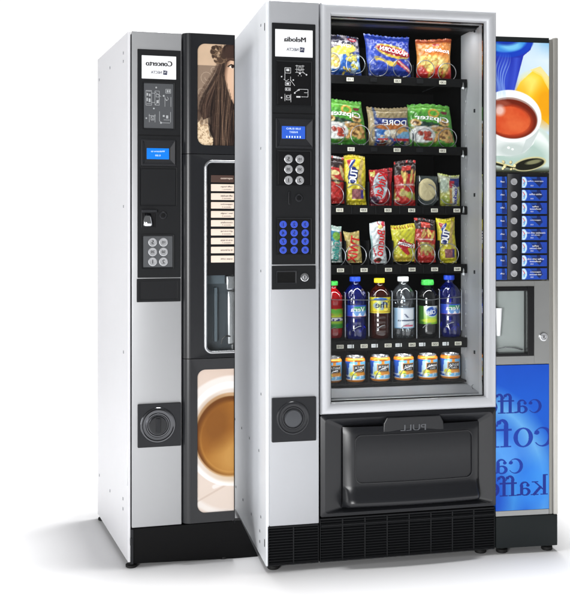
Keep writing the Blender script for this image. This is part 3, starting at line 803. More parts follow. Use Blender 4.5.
# row 1
def p_blueyellow(P):
    n_ = P.noise(7, 3)
    P.rect(0, 1, 0, .38, (40, 38, 60)); P.mix((n_ > .55)*(P.Y < .4)*.8, (190, 180, 190))
    P.ell(.45, .40, .42, .13, (214, 196, 50), .2, -14); P.rect(0, 1, .47, .98, (36, 96, 190)); P.mix(np.clip((P.noise(6, 5)-.52)*9, 0, 1)*(P.Y > .46), (196, 226, 244))
    P.ell(.45, .40, .40, .10, (226, 210, 70), .2, -8)
    P.ell(.24, .66, .17, .20, (244, 240, 210)); P.blobs(14, (.15, .33, .52, .78), (.045, .04), (238, 214, 110), (190, 150, 60), 3)
    P.blobs(12, (.60, .86, .50, .86), (.055, .045), (230, 214, 80), (40, 52, 60), 5); P.rect(0, 1, .95, 1, (24, 60, 150))
    P.blobs(6, (.4, .8, .84, .95), (.05, .03), (214, 190, 60), (20, 40, 120), 8)
    P.ell(.78, .10, .13, .055, (190, 24, 60)); P.ell(.78, .10, .08, .025, (250, 240, 240))
o, T = pouch('snack_bag', 'blue and yellow snack bag, left end of the top shelf, partly behind the window frame', 325, 361.5, 36.5, 75.5, p_blueyellow, .020, -.010, 0, seed=2, base=(30, 50, 130))
T('Chipster', .42, .24, .62, .10, m_whiteink, -10)
def p_blue(P):
    P.mix(P.noise(4, 2)*.5, (20, 44, 150)); P.mix(np.clip(P.noise(3, 9)-.45, 0, 1)*1.2, (70, 110, 220))
    P.ell(.58, .40, .40, .155, (206, 176, 50), .06, 14); P.ell(.60, .395, .41, .10, (150, 20, 36), .05, 13); P.ell(.76, .41, .22, .065, (206, 24, 40), .1, 12)
    P.ell(.32, .66, .20, .075, (232, 196, 66), .2, 30); P.ell(.34, .72, .16, .05, (40, 70, 190), .2, 30); P.ell(.50, .70, .12, .06, (240, 206, 76), .2, 20); P.ell(.62, .68, .06, .04, (220, 180, 60), .2)
    P.poly([(.66, .56), (.97, .82), (.97, .93), (.64, .70)], (206, 24, 40)); P.line([(.68, .63), (.95, .86)], .02, (240, 210, 190))
    P.rect(0, 1, .965, 1, (24, 44, 130)); P.rect(0, 1, 0, .03, (60, 90, 200))
o, T = pouch('snack_bag', 'dark blue snack bag with red and gold oval, middle of the top shelf', 368, 411, 36, 76.5, p_blue, .022, -.012, 0, seed=4, base=(28, 54, 170), taper=-.06)
T('MAXICORN', .60, .40, .66, .10, m_whiteink, -11, .03)
def p_orange(P):
    P.mix(np.clip(P.Y*1.3-.1, 0, 1), (244, 176, 70)); P.rect(0, 1, 0, .10, (190, 84, 44)); P.rect(0, 1, .045, .06, (150, 60, 36)); 
    P.ell(.50, .34, .42, .10, (226, 120, 30), .3)
    P.ell(.45, .62, .34, .20, (246, 214, 130), .4); P.blobs(26, (.12, .85, .45, .80), (.07, .05), (250, 226, 120), (206, 130, 40), 4)
    P.mix(np.clip((P.Y-.72+.10*np.sin(P.X*14))*9, 0, 1), (196, 30, 30)); P.blobs(9, (.1, .9, .70, .95), (.05, .03), (236, 186, 60), (160, 20, 20), 6)
    P.rect(0, 1, .97, 1, (190, 80, 40)); P.rect(.40, .60, .135, .185, (176, 40, 40))
o, T = pouch('snack_bag', 'orange and red snack bag, right end of the top shelf', 416.5, 451, 39.5, 80.3, p_orange, .022, -.002, 0, seed=6, base=(214, 120, 50), taper=-.03)
T('Rodonigo', .54, .325, .70, .115, m_whiteink, -3, .04, .004)
# row 2
def p_green(P):
    P.mix(P.noise(4, 3)*.4, (50, 140, 40)); P.ell(.5, .10, .6, .12, (120, 206, 70), .6, 0, .7)
    P.poly([(.1, .38), (.55, .44), (.86, .50), (.80, .62), (.10, .64)], (30, 64, 50))
    P.mix(np.clip((P.noise(5, 6)-.35)*5, 0, 1)*P.pmask([(.02, .52), (.5, .52), (.9, .5), (.95, .86), (.4, .92), (.0, .9)]), (214, 166, 90))
    P.ell(.55, .22, .13, .10, (226, 170, 60), .1); P.ell(.55, .22, .085, .06, (96, 184, 56), .15)
    for cx, cy in ((.78, .42), (.14, .42), (.66, .60), (.82, .66), (.70, .76)):
        P.ell(cx, cy, .12, .075, (232, 184, 106), .1, 12); P.ell(cx, cy, .065, .035, (120, 80, 40), .2, 12)
    P.blobs(10, (.5, .9, .55, .85), (.06, .045), (222, 170, 96), (140, 90, 40), 3)
    P.ell(.26, .70, .28, .19, (240, 242, 238), .08); P.ell(.29, .72, .20, .11, (226, 228, 224), .3); P.blobs(9, (.18, .42, .66, .82), (.05, .04), (190, 66, 46), (120, 30, 24), 5)
    P.ell(.80, .19, .085, .035, (120, 24, 50)); P.rect(0, 1, .975, 1, (50, 130, 40))
    P.line([(.04, .48), (.3, .56), (.62, .50)], .018, (236, 236, 230), .8)
for lab, a_, b_, c_, d_, sd in (('green ring snack bag, left end of the second shelf', 324, 368.5, 100.5, 144.8, 3), ('green ring snack bag, right end of the second shelf', 409, 456.5, 105.5, 148.5, 8)):
    o, T = pouch('snack_bag', lab, a_, b_, c_, d_, p_green, .022, -.018, 0, seed=sd, base=(84, 176, 56), taper=.10)
    T('Cipster', .50, .355, .70, .15, m_whiteink, -6, .045, .005)
def p_dore(P):
    P.mix(P.noise(5, 3)*.35, (150, 130, 90)); P.rect(.15, .97, .27, 1, (38, 62, 150)); P.rect(.12, .18, 0, 1, (40, 70, 140), .7)
    P.ell(.55, .48, .42, .07, (214, 130, 50), .3); P.rect(.16, .97, .56, .80, (120, 170, 220)); P.ell(.30, .64, .12, .07, (40, 110, 200)); P.ell(.45, .50, .30, .07, (206, 116, 50), .3)
    P.ell(.52, .66, .18, .09, (246, 240, 220), .1); P.ell(.78, .60, .16, .08, (230, 170, 90), .2); P.ell(.86, .68, .12, .06, (120, 190, 230), .2)
    P.blobs(16, (.2, .95, .72, .94), (.05, .035), (214, 190, 160), (40, 60, 120), 4); P.rect(.18, .45, .79, .84, (200, 30, 40)); P.rect(.55, .95, .80, .85, (196, 30, 40)); P.blobs(8, (.6, .95, .9, .98), (.04, .03), (60, 120, 50), (30, 40, 30), 4)
    P.blobs(6, (.2, .5, .86, .98), (.05, .03), (150, 50, 40), (40, 90, 40), 14)
o, T = pouch('snack_bag', 'beige and dark blue snack bag, middle of the second shelf', 368.5, 411, 107.5, 147, p_dore, .022, -.010, 0, seed=5, base=(176, 156, 112), taper=.03)
T("DORE'", .60, .40, .56, .14, m_whiteink, 0, .03)
# row 3
def p_redcups(P):
    P.rect(0, 1, 0, .24, (50, 34, 34)); P.rect(0, 1, .0, .035, (200, 200, 200)); P.mix((P.noise(9, 3) > .6)*(P.Y > .3)*.3, (170, 20, 20))
    P.blobs(8, (.1, .9, .32, .86), (.16, .055), (238, 214, 140), (190, 60, 40), 7); P.ell(.55, .35, .2, .05, (244, 226, 150)); P.rect(0, 1, .50, .54, (30, 30, 30), .7)
o, T = pouch('snack_bag', 'red cracker bag, left end of the third shelf, mostly behind the window frame', 321, 344.5, 156, 203.5, p_redcups, .014, 0, 0, seed=3, base=(206, 44, 40))
def p_tuc(P):
    P.mix(P.noise(5, 3)*.3, (206, 186, 20)); P.line([(.80, .12), (.66, .44), (.74, .66)], .09, (206, 170, 110), .8)
    P.poly([(.08, .10), (.50, .10), (.34, .25), (.18, .25)], (190, 40, 44)); P.poly([(.30, .12), (.48, .10), (.34, .25), (.16, .25)], (240, 240, 240)); P.line([(.44, .12), (.22, .25)], .035, (30, 60, 160))
    P.ell(.36, .41, .23, .165, (30, 50, 140), .05, -14); P.poly([(.22, .26), (.62, .30), (.52, .52), (.14, .58)], (30, 50, 140))
    P.rect(.30, .84, .68, .88, (196, 120, 120)); P.mix(P.noise(16, 4)*(P.X > .3)*(P.X < .84)*(P.Y > .68)*(P.Y < .88), (120, 60, 70)); P.rect(.70, .84, .70, .86, (60, 50, 130))
    P.rect(0, 1, 0, .03, (190, 170, 30)); P.rect(0, .06, 0, 1, (180, 160, 20), .6)
o, T = pouch('biscuit_pack', 'tall yellow biscuit pack second from the left on the third shelf', 344.5, 366.3, 156, 205, p_tuc, .016, -.004, 0, seed=2, base=(236, 216, 36), edge=.05, cat='biscuit pack')
T('TUC', .37, .41, .62, .15, m_whiteink, 82, .05)
def p_kit(P):
    P.mix(P.noise(5, 3)*.35, (150, 14, 24)); P.rect(.76, .86, 0, 1, (120, 10, 20)); P.ell(.44, .45, .31, .37, (232, 240, 244), .05); P.ell(.44, .45, .26, .32, (196, 214, 226), .6)
    P.poly([(.02, .02), (.24, .02), (.18, .2), (.04, .18)], (220, 206, 90)); P.ell(.2, .85, .2, .12, (60, 20, 50), .5)
o, T = pouch('chocolate_bar', 'red chocolate wafer bar with white oval on the third shelf', 369, 392.3, 169, 205.8, p_kit, .012, 0, 0, seed=6, base=(204, 24, 34), edge=.05, cat='chocolate bar')
T('KitKat', .44, .45, 1.0, .26, m_red, 74, .03)
def p_rednut(P):
    P.rect(0, 1, 0, .30, (44, 26, 26)); P.poly([(.3, .13), (.72, .13), (.74, .22), (.3, .23)], (214, 50, 40)); P.blobs(5, (.35, .95, .34, .44), (.14, .05), (244, 214, 110), (200, 60, 40), 3)
    P.rect(.0, 1, .50, .54, (230, 180, 170), .6); P.mix(np.clip((P.noise(5, 8)-.4)*6, 0, 1)*(P.Y > .60)*(P.Y < .84), (206, 204, 90)); P.ell(.7, .74, .22, .07, (190, 196, 80), .3); P.ell(.4, .70, .2, .06, (220, 200, 120), .3)
o, T = pouch('snack_bag', 'red and black cracker bag, fourth from the left on the third shelf', 393.3, 415.3, 161, 207.5, p_rednut, .015, .002, 0, seed=7, base=(212, 40, 38))
T('croccantini', .5, .515, .66, .03, m_whiteink, 0, .02)
# cookie in a clear tray
yy = iy+.022
uc, zc = A.u(427, yy), A.z(427, 190, yy)
ck = empty('wrapped_cookie', 'round pale cookie in a clear wrapper on the third shelf', 'cookie', A.world(uc, yy, zc-.055), A.a, PG)
bm = B(); lathe_y(bm, 0, .056, [(.004, -.012), (.020, -.0125), (.031, -.009), (.034, -.002), (.031, .004), (.004, .005)], 40)
for v in bm.verts:
    v.co.z = .056+(v.co.z-.056)*1.18; v.co.y -= .0015*math.sin(v.co.x*300)*math.cos(v.co.z*260)
c_ = obj('cookie', bm, m_cookie, ck)
bm = B(); pts = [(-.036, .105), (.034, .103), (.038, .02), (.018, -.001), (-.018, -.001), (-.038, .02)]
prism(bm, pts, -.016, .012, .005); obj('wrapper', bm, m_blister, ck)
bm = B(); prism(bm, pts, .013, .016); obj('backing_card', bm, mat('dark_teal_card', (38, 52, 54), .4), ck)
def p_yb(P):
    P.mix(np.clip(P.Y*1.4-.2, 0, 1), (206, 206, 70)); P.rect(.50, 1, .10, .36, (30, 50, 130)); P.rect(.44, .68, .18, .42, (190, 40, 60)); P.rect(.58, .80, .34, .96, (236, 236, 226))
    P.ell(.22, .35, .2, .22, (196, 214, 190), .4); P.rect(.44, .56, .45, .9, (206, 120, 60), .7); P.rect(0, 1, 0, .04, (214, 224, 110)); P.ell(.25, .8, .2, .12, (160, 176, 50), .4)
o, T = pouch('snack_pack', 'pale yellow snack pack with blue corner, right end of the third shelf', 438.5, 460.3, 174.5, 207, p_yb, .016, -.004, 0, seed=4, base=(220, 224, 190), edge=.06, cat='snack pack')
T('Loacker', .69, .65, .80, .13, m_violet, 88, .04)
# row 4
def p_tealw(P):
    P.rect(.3, 1, .14, .42, (60, 150, 190)); P.ell(.7, .28, .2, .12, (120, 180, 60), .2); P.rect(.88, 1, .14, .42, (200, 70, 60)); P.rect(0, 1, 0, .1, (190, 220, 210)); P.mix((P.noise(7, 3) > .55)*(P.Y > .5)*.35, (120, 190, 180))
o, T = pouch('snack_pack', 'white and teal snack pack, left end of the fourth shelf, partly behind the window frame', 322, 342.5, 225.5, 262.5, p_tealw, .014, -.003, 0, seed=3, base=(226, 236, 232), edge=.06, cat='snack pack')
T('Galletti', .62, .68, .95, .2, m_teal, 84, .03)
def p_twix(P):
    P.mix(P.noise(5, 3)*.5, (206, 180, 90)); P.rect(0, 1, 0, .12, (196, 176, 96)); P.mix((np.sin(P.Y*26+P.X*4) > .86)*.5, (250, 236, 170))
o, T = pouch('chocolate_bar', 'golden chocolate bar with red lettering on the fourth shelf', 347, 362.5, 231.5, 262.8, p_twix, .012, -.013, 0, seed=5, base=(222, 196, 112), edge=.06, cat='chocolate bar')
T('TWIX', .46, .56, 1.6, .30, m_red, 80, .03)
def p_bueno(P):
    P.mix(np.clip(P.noise(5, 3)-.3, 0, 1)*.6, (190, 210, 220)); P.blobs(6, (.5, .95, .03, .14), (.08, .04), (206, 40, 60), None, 5); P.ell(.62, .13, .16, .05, (230, 210, 120))
    P.ell(.38, .92, .24, .065, (200, 40, 40), .1); P.ell(.42, .905, .19, .045, (90, 50, 30), .1); P.line([(.14, .64), (.24, .78)], .04, (206, 30, 50)); P.rect(.0, .08, .3, .9, (180, 220, 220))
o, T = pouch('chocolate_bar', 'white chocolate bar with red lettering on the fourth shelf', 371.5, 386.8, 222.5, 263.5, p_bueno, .013, -.008, 0, seed=7, base=(236, 242, 244), edge=.06, cat='chocolate bar')
T('Bueno', .55, .50, 1.6, .21, m_red, 83, .03)
def p_fonz(P):
    P.mix(P.noise(5, 3)*.25, (200, 200, 20)); P.mix((np.sin(P.X*60) > .2)*(P.Y < .10), (176, 60, 30)); P.rect(0, 1, .0, .02, (220, 200, 60))
    P.poly([(.28, .40), (.42, .36), (.56, .46), (.92, .56), (.94, .64), (.60, .64), (.74, .82), (.62, .92), (.50, .78), (.34, .68), (.20, .54)], (206, 24, 30))
    P.ell(.30, .50, .12, .09, (206, 24, 30), .1); P.mix(np.clip((P.Y-.82+.05*np.sin(P.X*20))*9, 0, 1), (232, 200, 60)); P.blobs(9, (.1, .9, .84, .96), (.06, .03), (244, 214, 60), (214, 150, 40), 5)
o, T = pouch('snack_bag', 'bright yellow snack bag with red swirl on the fourth shelf', 392.5, 415, 224.5, 261.5, p_fonz, .018, -.002, 0, seed=6, base=(232, 226, 50), taper=-.10)
T('Fonzies', .56, .53, .74, .12, m_whiteink, -14, .05)
def p_rednut2(P):
    P.rect(0, 1, 0, .24, (40, 26, 26)); P.poly([(.26, .08), (.70, .08), (.70, .20), (.28, .21)], (214, 60, 44)); P.blobs(5, (.2, .95, .30, .40), (.13, .05), (238, 204, 100), (190, 60, 40), 13)
    P.rect(.1, .9, .45, .48, (230, 180, 170), .6); P.mix(np.clip((P.noise(5, 18)-.4)*6, 0, 1)*(P.Y > .54)*(P.Y < .84)*(P.X > .2), (196, 186, 90)); P.ell(.6, .66, .25, .07, (206, 196, 96), .3)
o, T = pouch('snack_bag', 'red and black cracker bag, fifth from the left on the fourth shelf', 414.5, 436, 219, 262.5, p_rednut2, .015, -.003, 0, seed=9, base=(206, 44, 36))
T('croccantini', .5, .465, .62, .03, m_whiteink, 0, .02)
o, T = pouch('biscuit_pack', 'tall yellow biscuit pack, right end of the fourth shelf', 438.5, 457, 218, 263, p_tuc, .015, -.010, 0, seed=5, base=(236, 224, 40), edge=.05, cat='biscuit pack')
T('TUC', .37, .41, .66, .16, m_whiteink, 80, .05)

# row 5: bottles
def band(name, r, z0, z1, paint, parent, nx=72, nz=40, prof=None, m=m_cardp):
    """printed sleeve round a bottle or can; the canvas x runs over the half that faces the viewer"""
    V = []; Fs = []; n = nx
    zz = np.linspace(0, 1, nz+1); gx = []; gz = []
    for j in range(nz+1):
        rr = r if prof is None else np.interp(zz[j], prof[0], prof[1])
        for i in range(n):
            a = 2*PI*i/n; V.append((rr*math.cos(a), rr*math.sin(a), z0+(z1-z0)*zz[j])); gx.append(.5+.5*math.cos(a)); gz.append(1-zz[j])
    for j in range(nz):
        for i in range(n): Fs.append((j*n+i, j*n+(i+1) % n, (j+1)*n+(i+1) % n, (j+1)*n+i))
    me = bpy.data.meshes.new(name); me.from_pydata(V, [], Fs); me.update()
    P = Paint(np.array(gx), np.array(gz), (255, 255, 255)); paint(P); setprint(me, P.c)
    return link(name, me, m, parent, True, 60)
def bottle(label, px, py0, py1, rpx, mb, mc, lab, lpaint, txt=None, shape=0, hook=None, cap=1.0):
    y = iy+.045; u, z0 = A.u(px, y), max(A.z(px, py1, y), ztray[4]+.001); z1 = A.z(px, py0, y); h = z1-z0; r = rpx*3.24/F
    t = empty('drink_bottle', label, 'bottle', A.world(u, y, z0), A.a, PG)
    lz0, lz1 = (1-lab[1])*h, (1-lab[0])*h
    prof = [(.55, 0), (.86, .004), (.98, .014), (1, .03)]
    P_ = [(r*.50, .0005), (r*.86, .001), (r*.97, .010), (r, .022)]
    nn = 26
    for k in range(nn):
        s = k/(nn-1); z = .022+(h*.60-.022)*s; rr = r
        if shape == 0: rr = r*(1-.035*(.5+.5*math.cos(s*26)) if z < lz0-.004 else (.93 if z > lz1+.004 and s < .9 else 1))
        if shape == 1: rr = r*(1-.02*(.5+.5*math.cos(s*40)) if z < lz0-.003 else 1)
        if shape == 2: rr = r*(.98 if z < lz0 else 1)*(1-.07*math.exp(-((z-lz1-.012)/.008)**2))
        if lz0-.002 <= z <= lz1+.002: rr = r*.985
        P_.append((rr, z))
    for s, q in ((.66, 1.0), (.70, .97), (.75, .90), (.80, .76), (.84, .58), (.865, .42), (.885, .34), (.90, .33), (.905, .42), (.915, .42), (.92, .32), (.985, .32)):
        P_.append((r*q, h*s))
    bm = B(); rib = (lambda a, z: 1+(.06*math.cos(a*10) if (z < h*.16 or h*.66 < z < h*.80) else 0)) if shape == 0 else None
    lathe_z(bm, P_, 60, mod=rib); obj('bottle_body', bm, mb, t, angle=60)
    bm = B(); lathe_z(bm, [(r*.46*cap, h*.925), (r*.47*cap, h*.93), (r*.47*cap, h*.992), (r*.42*cap, h), (r*.1, h*1.001)] if cap == 1 else [(r*.5, h*.90), (r*.62, h*.91), (r*.64, h*.955), (r*.60, h*.965), (r*.60, h*.99), (r*.52, h), (r*.1, h*1.001)], 60, mod=lambda a, z: 1+.02*math.cos(a*30)); obj('cap', bm, mc, t)
    band('bottle_label', r*1.012, lz0, lz1, lpaint, t)
    if txt:
        for body, tt, ww, hh, m_, rot in txt:
            zc_ = (1-tt)*h; text('lettering', body, 0, zc_, 0, ww*2*r, hh*h, m_, t, rot, .03, True, lambda x, z: -math.sqrt(max(1e-8, (r*1.015)**2-min(x*x, (r*.97)**2))), 0, .0008)
    return t
def l_water(P):
    P.rect(0, 1, .0, .5, (60, 150, 110)); P.rect(0, .3, 0, 1, (40, 70, 190)); P.rect(.9, 1, 0, 1, (40, 70, 190)); P.rect(0, 1, 0, .12, (40, 80, 190)); P.rect(.3, .9, .5, 1, (110, 160, 220)); P.mix(((P.Y-.62)*2.4 > np.abs(np.sin(P.X*11))*.9)*(P.X > .28)*(P.X < .92), (240, 244, 250)); P.rect(0, 1, .97, 1, (200, 60, 80), .6)
def l_tea(P):
    P.mix(P.noise(5, 3)*.4, (200, 190, 30)); P.rect(0, 1, 0, .99, (236, 214, 40)); P.mix(P.noise(4, 8), (214, 206, 60)); P.ell(.42, .12, .30, .10, (40, 110, 200), .1); P.ell(.45, .52, .34, .28, (150, 170, 190), .2); P.ell(.35, .5, .1, .3, (200, 210, 120), .3); P.rect(.05, .95, .88, .93, (200, 160, 40)); P.blobs(5, (.6, .95, .55, .9), (.08, .1), (240, 220, 90), (150, 130, 30), 3)
def l_clear(P):
    P.c[:] = (196, 210, 226); P.rect(.0, .14, 0, 1, (160, 196, 226)); P.rect(.86, 1, 0, 1, (96, 150, 200)); P.rect(.28, .86, .05, .98, (226, 232, 240)); P.poly([(.36, .28), (.44, .28), (.60, .48), (.52, .48)], (30, 50, 100)); P.rect(.3, .9, .60, .63, (90, 110, 150)); P.rect(.36, .8, .84, .90, (206, 90, 120)); P.rect(0, 1, .96, 1, (120, 170, 210))
def l_dark(P):
    P.mix(np.clip(P.Y*1.1, 0, 1), (130, 190, 50)); P.rect(0, .16, 0, 1, (60, 120, 40)); P.ell(.58, .30, .36, .30, (210, 226, 240), .05); P.ell(.58, .30, .32, .26, (36, 80, 170), .08); P.mix((P.noise(6, 3) > .56)*(P.Y < .5)*(P.X > .3)*.8, (220, 230, 246)); P.ell(.5, .8, .4, .12, (206, 220, 60), .4)
def l_red(P):
    P.mix(np.clip(1-np.abs(P.Y-.5)*3, 0, 1), (240, 220, 50)); P.mix(np.clip((P.noise(4, 3)-.5)*8, 0, 1)*(P.Y < .35), (214, 120, 40)); P.rect(0, 1, .44, .64, (40, 40, 120)); P.mix((P.noise(8, 3) > .52)*(P.Y > .46)*(P.Y < .62), (240, 240, 240)); P.rect(0, 1, .8, 1, (50, 150, 50))
P_dummy = None
bottle('red drink bottle with green cap, left end of the bottle row', 333, 281, 337.5, 10, m_redjuice, m_capgreen, (.48, .82), lambda P: (P.c.__setitem__(slice(None), (90, 176, 50)), l_red(P)), None, 2)
bottle('blue mineral water bottle, second from the left in the bottle row', 355, 276.5, 338.5, 11.4, m_blueglass, m_capblue, (.45, .63), l_water, [('Vera', .515, .62, .075, m_whiteink, 0)], 0)
bottle('dark iced tea bottle with yellow cap and yellow label', 379.3, 278, 338.5, 11.2, m_tea, m_capyel, (.31, .57), l_tea, [('The', .43, .62, .10, m_ink2, 0)], 1)
bottle('clear mineral water bottle with white cap', 403, 276.5, 339.5, 11.6, m_clear, m_capwhite, (.50, .83), l_clear, [('levissima', .70, .74, .035, m_ink2, 0)], 0)
bottle('black drink bottle with bright green cap and green label', 427.5, 279.5, 338.5, 10.0, m_cola, m_capgreen, (.45, .76), l_dark, [('Oasi', .56, .5, .07, m_whiteink, 8)], 2, None, 1.3)
bottle('blue mineral water bottle, right end of the bottle row', 449, 275, 338, 11.5, m_blueglass, m_capblue, (.46, .62), l_water, [('Vera', .52, .62, .075, m_whiteink, 0)], 0)

# row 6: cans
def l_can(P):
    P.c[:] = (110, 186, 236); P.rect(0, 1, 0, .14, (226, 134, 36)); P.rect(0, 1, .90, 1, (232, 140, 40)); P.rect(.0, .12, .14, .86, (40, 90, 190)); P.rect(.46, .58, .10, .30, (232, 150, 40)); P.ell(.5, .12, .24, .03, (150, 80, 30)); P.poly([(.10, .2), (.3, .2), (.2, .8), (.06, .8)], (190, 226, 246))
    P.rect(.24, .86, .26, .62, (190, 130, 40)); P.rect(.28, .82, .30, .58, (30, 26, 30)); P.rect(.30, .90, .62, .74, (230, 150, 50)); P.ell(.26, .70, .16, .14, (230, 220, 60), .2, 20); P.ell(.32, .74, .1, .06, (120, 170, 60), .2); P.mix((P.noise(6, 3) > .56)*(P.Y > .7)*(P.Y < .86)*.7, (240, 246, 250)); P.rect(0, 1, .87, .90, (240, 240, 240))
rc = 10.3*3.24/F
cans = ['left end of the can row, partly behind the window frame', 'second from the left in the can row', 'third from the left in the can row', 'fourth from the left in the can row', 'fifth from the left in the can row', 'right end of the can row']
z_tray6 = max(ztray[5], zs1+.008)
def make_can():
    t = empty('drink_can', '', 'can', (0, 0, 0), A.a, PG); h = A.z(403, 354.5, iy+.04)-z_tray6
    pr = [(0, .05, .10, .9, .96, 1), (rc*.86, rc*.97, rc, rc, rc*.97, rc*.86)]
    band('can_print', rc, .004, h-.005, l_can, t, 84, 60, pr, m_can)
    bm = B(); lathe_z(bm, [(rc*.2, h-.007), (rc*.78, h-.007), (rc*.80, h-.001), (rc*.84, h), (rc*.86, h-.003), (rc*.855, h-.006)], 48); obj('can_rim', bm, m_steel, t)
    bm = B(); lathe_z(bm, [(rc*.3, .003), (rc*.72, .0005), (rc*.80, .0008), (rc*.855, .0045)], 48); obj('can_base', bm, m_steel, t)
    J = ([], [])
    text('', 'BIBITA', rc*.1, h*.60, 0, rc*.95, h*.09, surf=lambda x, z: -math.sqrt(rc*rc-x*x), join=J, bold=.04); text('', 'ORO', rc*.1, h*.49, 0, rc*.6, h*.07, surf=lambda x, z: -math.sqrt(rc*rc-x*x), join=J, bold=.04)
    me = bpy.data.meshes.new('lettering'); me.from_pydata(J[0], [], J[1]); me.update(); link('lettering', me, m_whiteink, t, smooth=False)
    return t
c0 = make_can()
for i, px in enumerate((331.5, 355, 380, 403.5, 427.5, 450)):
    if i == 0: c = c0
    else:
        c = c0.copy(); COL.objects.link(c)
        for ch in list(c0.children): q = ch.copy(); COL.objects.link(q); q.parent = c
    c.location = A.world(A.u(px, iy+.04), iy+.04, z_tray6+.0005); c.rotation_euler = (0, 0, A.a+(.0, .06, -.05, .12, .05, -.08)[i])
    c['label'] = 'orange and blue drink can, '+cans[i]

# ================================================================== LEFT MACHINE: hot drinks
L = Frame(-0.509, 3.019, 14.0)
WL, HL, DL = L.u(233.0), 1.740, 0.55
SH = math.radians(7.5); lx, ly = -math.sin(SH), math.cos(SH)
rl = empty('coffee_vending_machine', 'coffee vending machine with white side and black front, standing left of the silver snack machine', 'vending machine', (L.X, L.Y, 0), L.a)
def partl(name, bm, m, **k): return obj(name, bm, m, rl, **k)
def quadprism(bm, foot, z0, z1):
    a = [bm.verts.new((x, y, z0)) for x, y in foot]; b = [bm.verts.new((x, y, z1)) for x, y in foot]
    bm.faces.new(a[::-1]); bm.faces.new(b)
    for i in range(len(foot)): j = (i+1) % len(foot); bm.faces.new((a[i], a[j], b[j], b[i]))
def lp(d, o=0.0): return (lx*d+o, ly*d)
bm = B(); quadprism(bm, [lp(0), (lp(0)[0]+.008, 0), (lp(DL)[0]+.008, lp(DL)[1]), lp(DL)], .018, HL)
bmesh.ops.bevel(bm, geom=[e for e in bm.edges], offset=.0012, segments=1, affect='EDGES')
ls = partl('side_panel', bm, m_white)
bm = B(); quadprism(bm, [(.014, .046), (WL-.009, .046), (WL-.009, DL), (lp(DL)[0]+.009, DL*ly)], .052, HL-.012); partl('carcass', bm, m_dark, smooth=False)
bm = B(); box(bm, WL, WL+.002, -.0235, -.001, L.z(230, 521), HL, .0004); partl('edge_trim', bm, m_black); bm = B(); box(bm, WL, WL+.002, -.0005, DL, L.z(230, 521), HL, .0004); partl('side_panel', bm, m_white)
bm = B(); quadprism(bm, [(.0095, .046), (WL-.009, .046), (WL-.009, DL), (lp(DL)[0]+.010, DL*ly)], HL-.011, HL-.001); partl('top_panel', bm, m_white)
bm = B(); box(bm, .0095, .0155, .003, .045, .05, HL-.008); partl('hinge_post', bm, m_dark)
for px, py in [(99.3, 80), (110, 68), (123.4, 53.2), (123.4, 61.6), (123.5, 206.5), (123.5, 352), (99.4, 475), (110, 490.6), (123, 498.5), (123, 508.6)]:
    d, z = L.side(px, py, SH); d = min(max(d, .012), DL-.012); x, y = lp(d)
    bm = B(); box(bm, x-.0014, x+.002, y-.005, y+.005, z-.0045, z+.0045, .0006); obj('screw', bm, m_screw, ls)
bm = B(); _, z0 = L.side(126, 484, SH); _, z1 = L.side(126, 448, SH); box(bm, -.002, .0094, .008, .016, z0, z1, .001); obj('hinge', bm, m_steel, ls)

xs0, xs1 = L.u(131.6), L.u(181.3)
zsb = L.z(157, 525.2)
bm = B(); box(bm, xs0, xs1, -.010, .044, zsb, HL+.001, .003, 3); partl('door_panel', bm, m_strip)
YL = -.014
lc, ll = control_column(L, rl, L.rect(137.5, 180.8, 49.8, 277.6, YL), L.rect(136.7, 180.6, 278.6, 301.8, YL), YL)
bm = B(); bx = L.rect(138.2, 180.2, 135.2, 136.0, YL); box(bm, bx[0], bx[1], YL-.0008, YL+.001, bx[2], bx[3]); obj('seam', bm, m_dark, lc)
name_plate(L, lc, L.rect(141.8, 176.2, 56, 79, YL-.003), YL, 'Concerto', 0.76, 0.15, 0.50, 0.33, 0.665, 0.72)
R = L.rect(142.6, 174.6, 82.5, 129.6, YL)
sunk(L, R, YL-.004, YL-.0002, .003, m_black, lc, 'pictogram_frame')
pg = plate(L, (R[0]+.004, R[1]-.004, R[2]+.004, R[3]-.004), YL-.0012, YL-.0002, m_picto, lc, 'pictogram_panel', .001, .0004)
cm = lambda x, y: (L.u(134+x*52/347.0, YL), L.z(158, 44+y*92/614.0, YL))
it = [('r', (78, 312, 118, 412)), ('l', [(84, 318), (112, 318)]), ('f', (84, 330, 94, 348)), ('f', (100, 334, 110, 352)), ('f', (84, 362, 92, 384)), ('f', (98, 366, 110, 390)), ('l', [(84, 400), (112, 400)]), ('c', (148, 292), .0028), ('c', (132, 432), .0026), ('r', (138, 314, 170, 410)),
      ('l', [(140, 322), (180, 352)]), ('r', (146, 336, 168, 356)), ('f', (150, 376, 164, 396)), ('l', [(140, 410), (168, 372)]), ('l', [(118, 330), (138, 330)]), ('l', [(118, 392), (138, 392)]), ('c', (198, 346), .003),
      ('r', (210, 300, 246, 328)), ('f', (218, 306, 228, 322)), ('f', (232, 306, 240, 322)), ('l', [(206, 360), (218, 378), (230, 366), (222, 352)]), ('c', (216, 374), .002), ('l', [(206, 352), (206, 418)]), ('l', [(246, 352), (246, 418)]),
      ('l', [(170, 450), (170, 514), (186, 526), (240, 526)]), ('l', [(244, 452), (244, 522)]), ('f', (192, 474, 204, 486)), ('f', (214, 476, 228, 496)), ('c', (180, 526), .0032), ('l', [(198, 506), (238, 506)]),
      ('l', [(102, 470), (102, 524)]), ('l', [(140, 470), (140, 524)]), ('c', (82, 498), .0026), ('r', (112, 484, 134, 510)), ('l', [(112, 488), (126, 500), (118, 512)]), ('l', [(98, 480), (144, 480)])]
glyph_lines(it, cm, YL-.0016, .0006, m_greyline, pg)
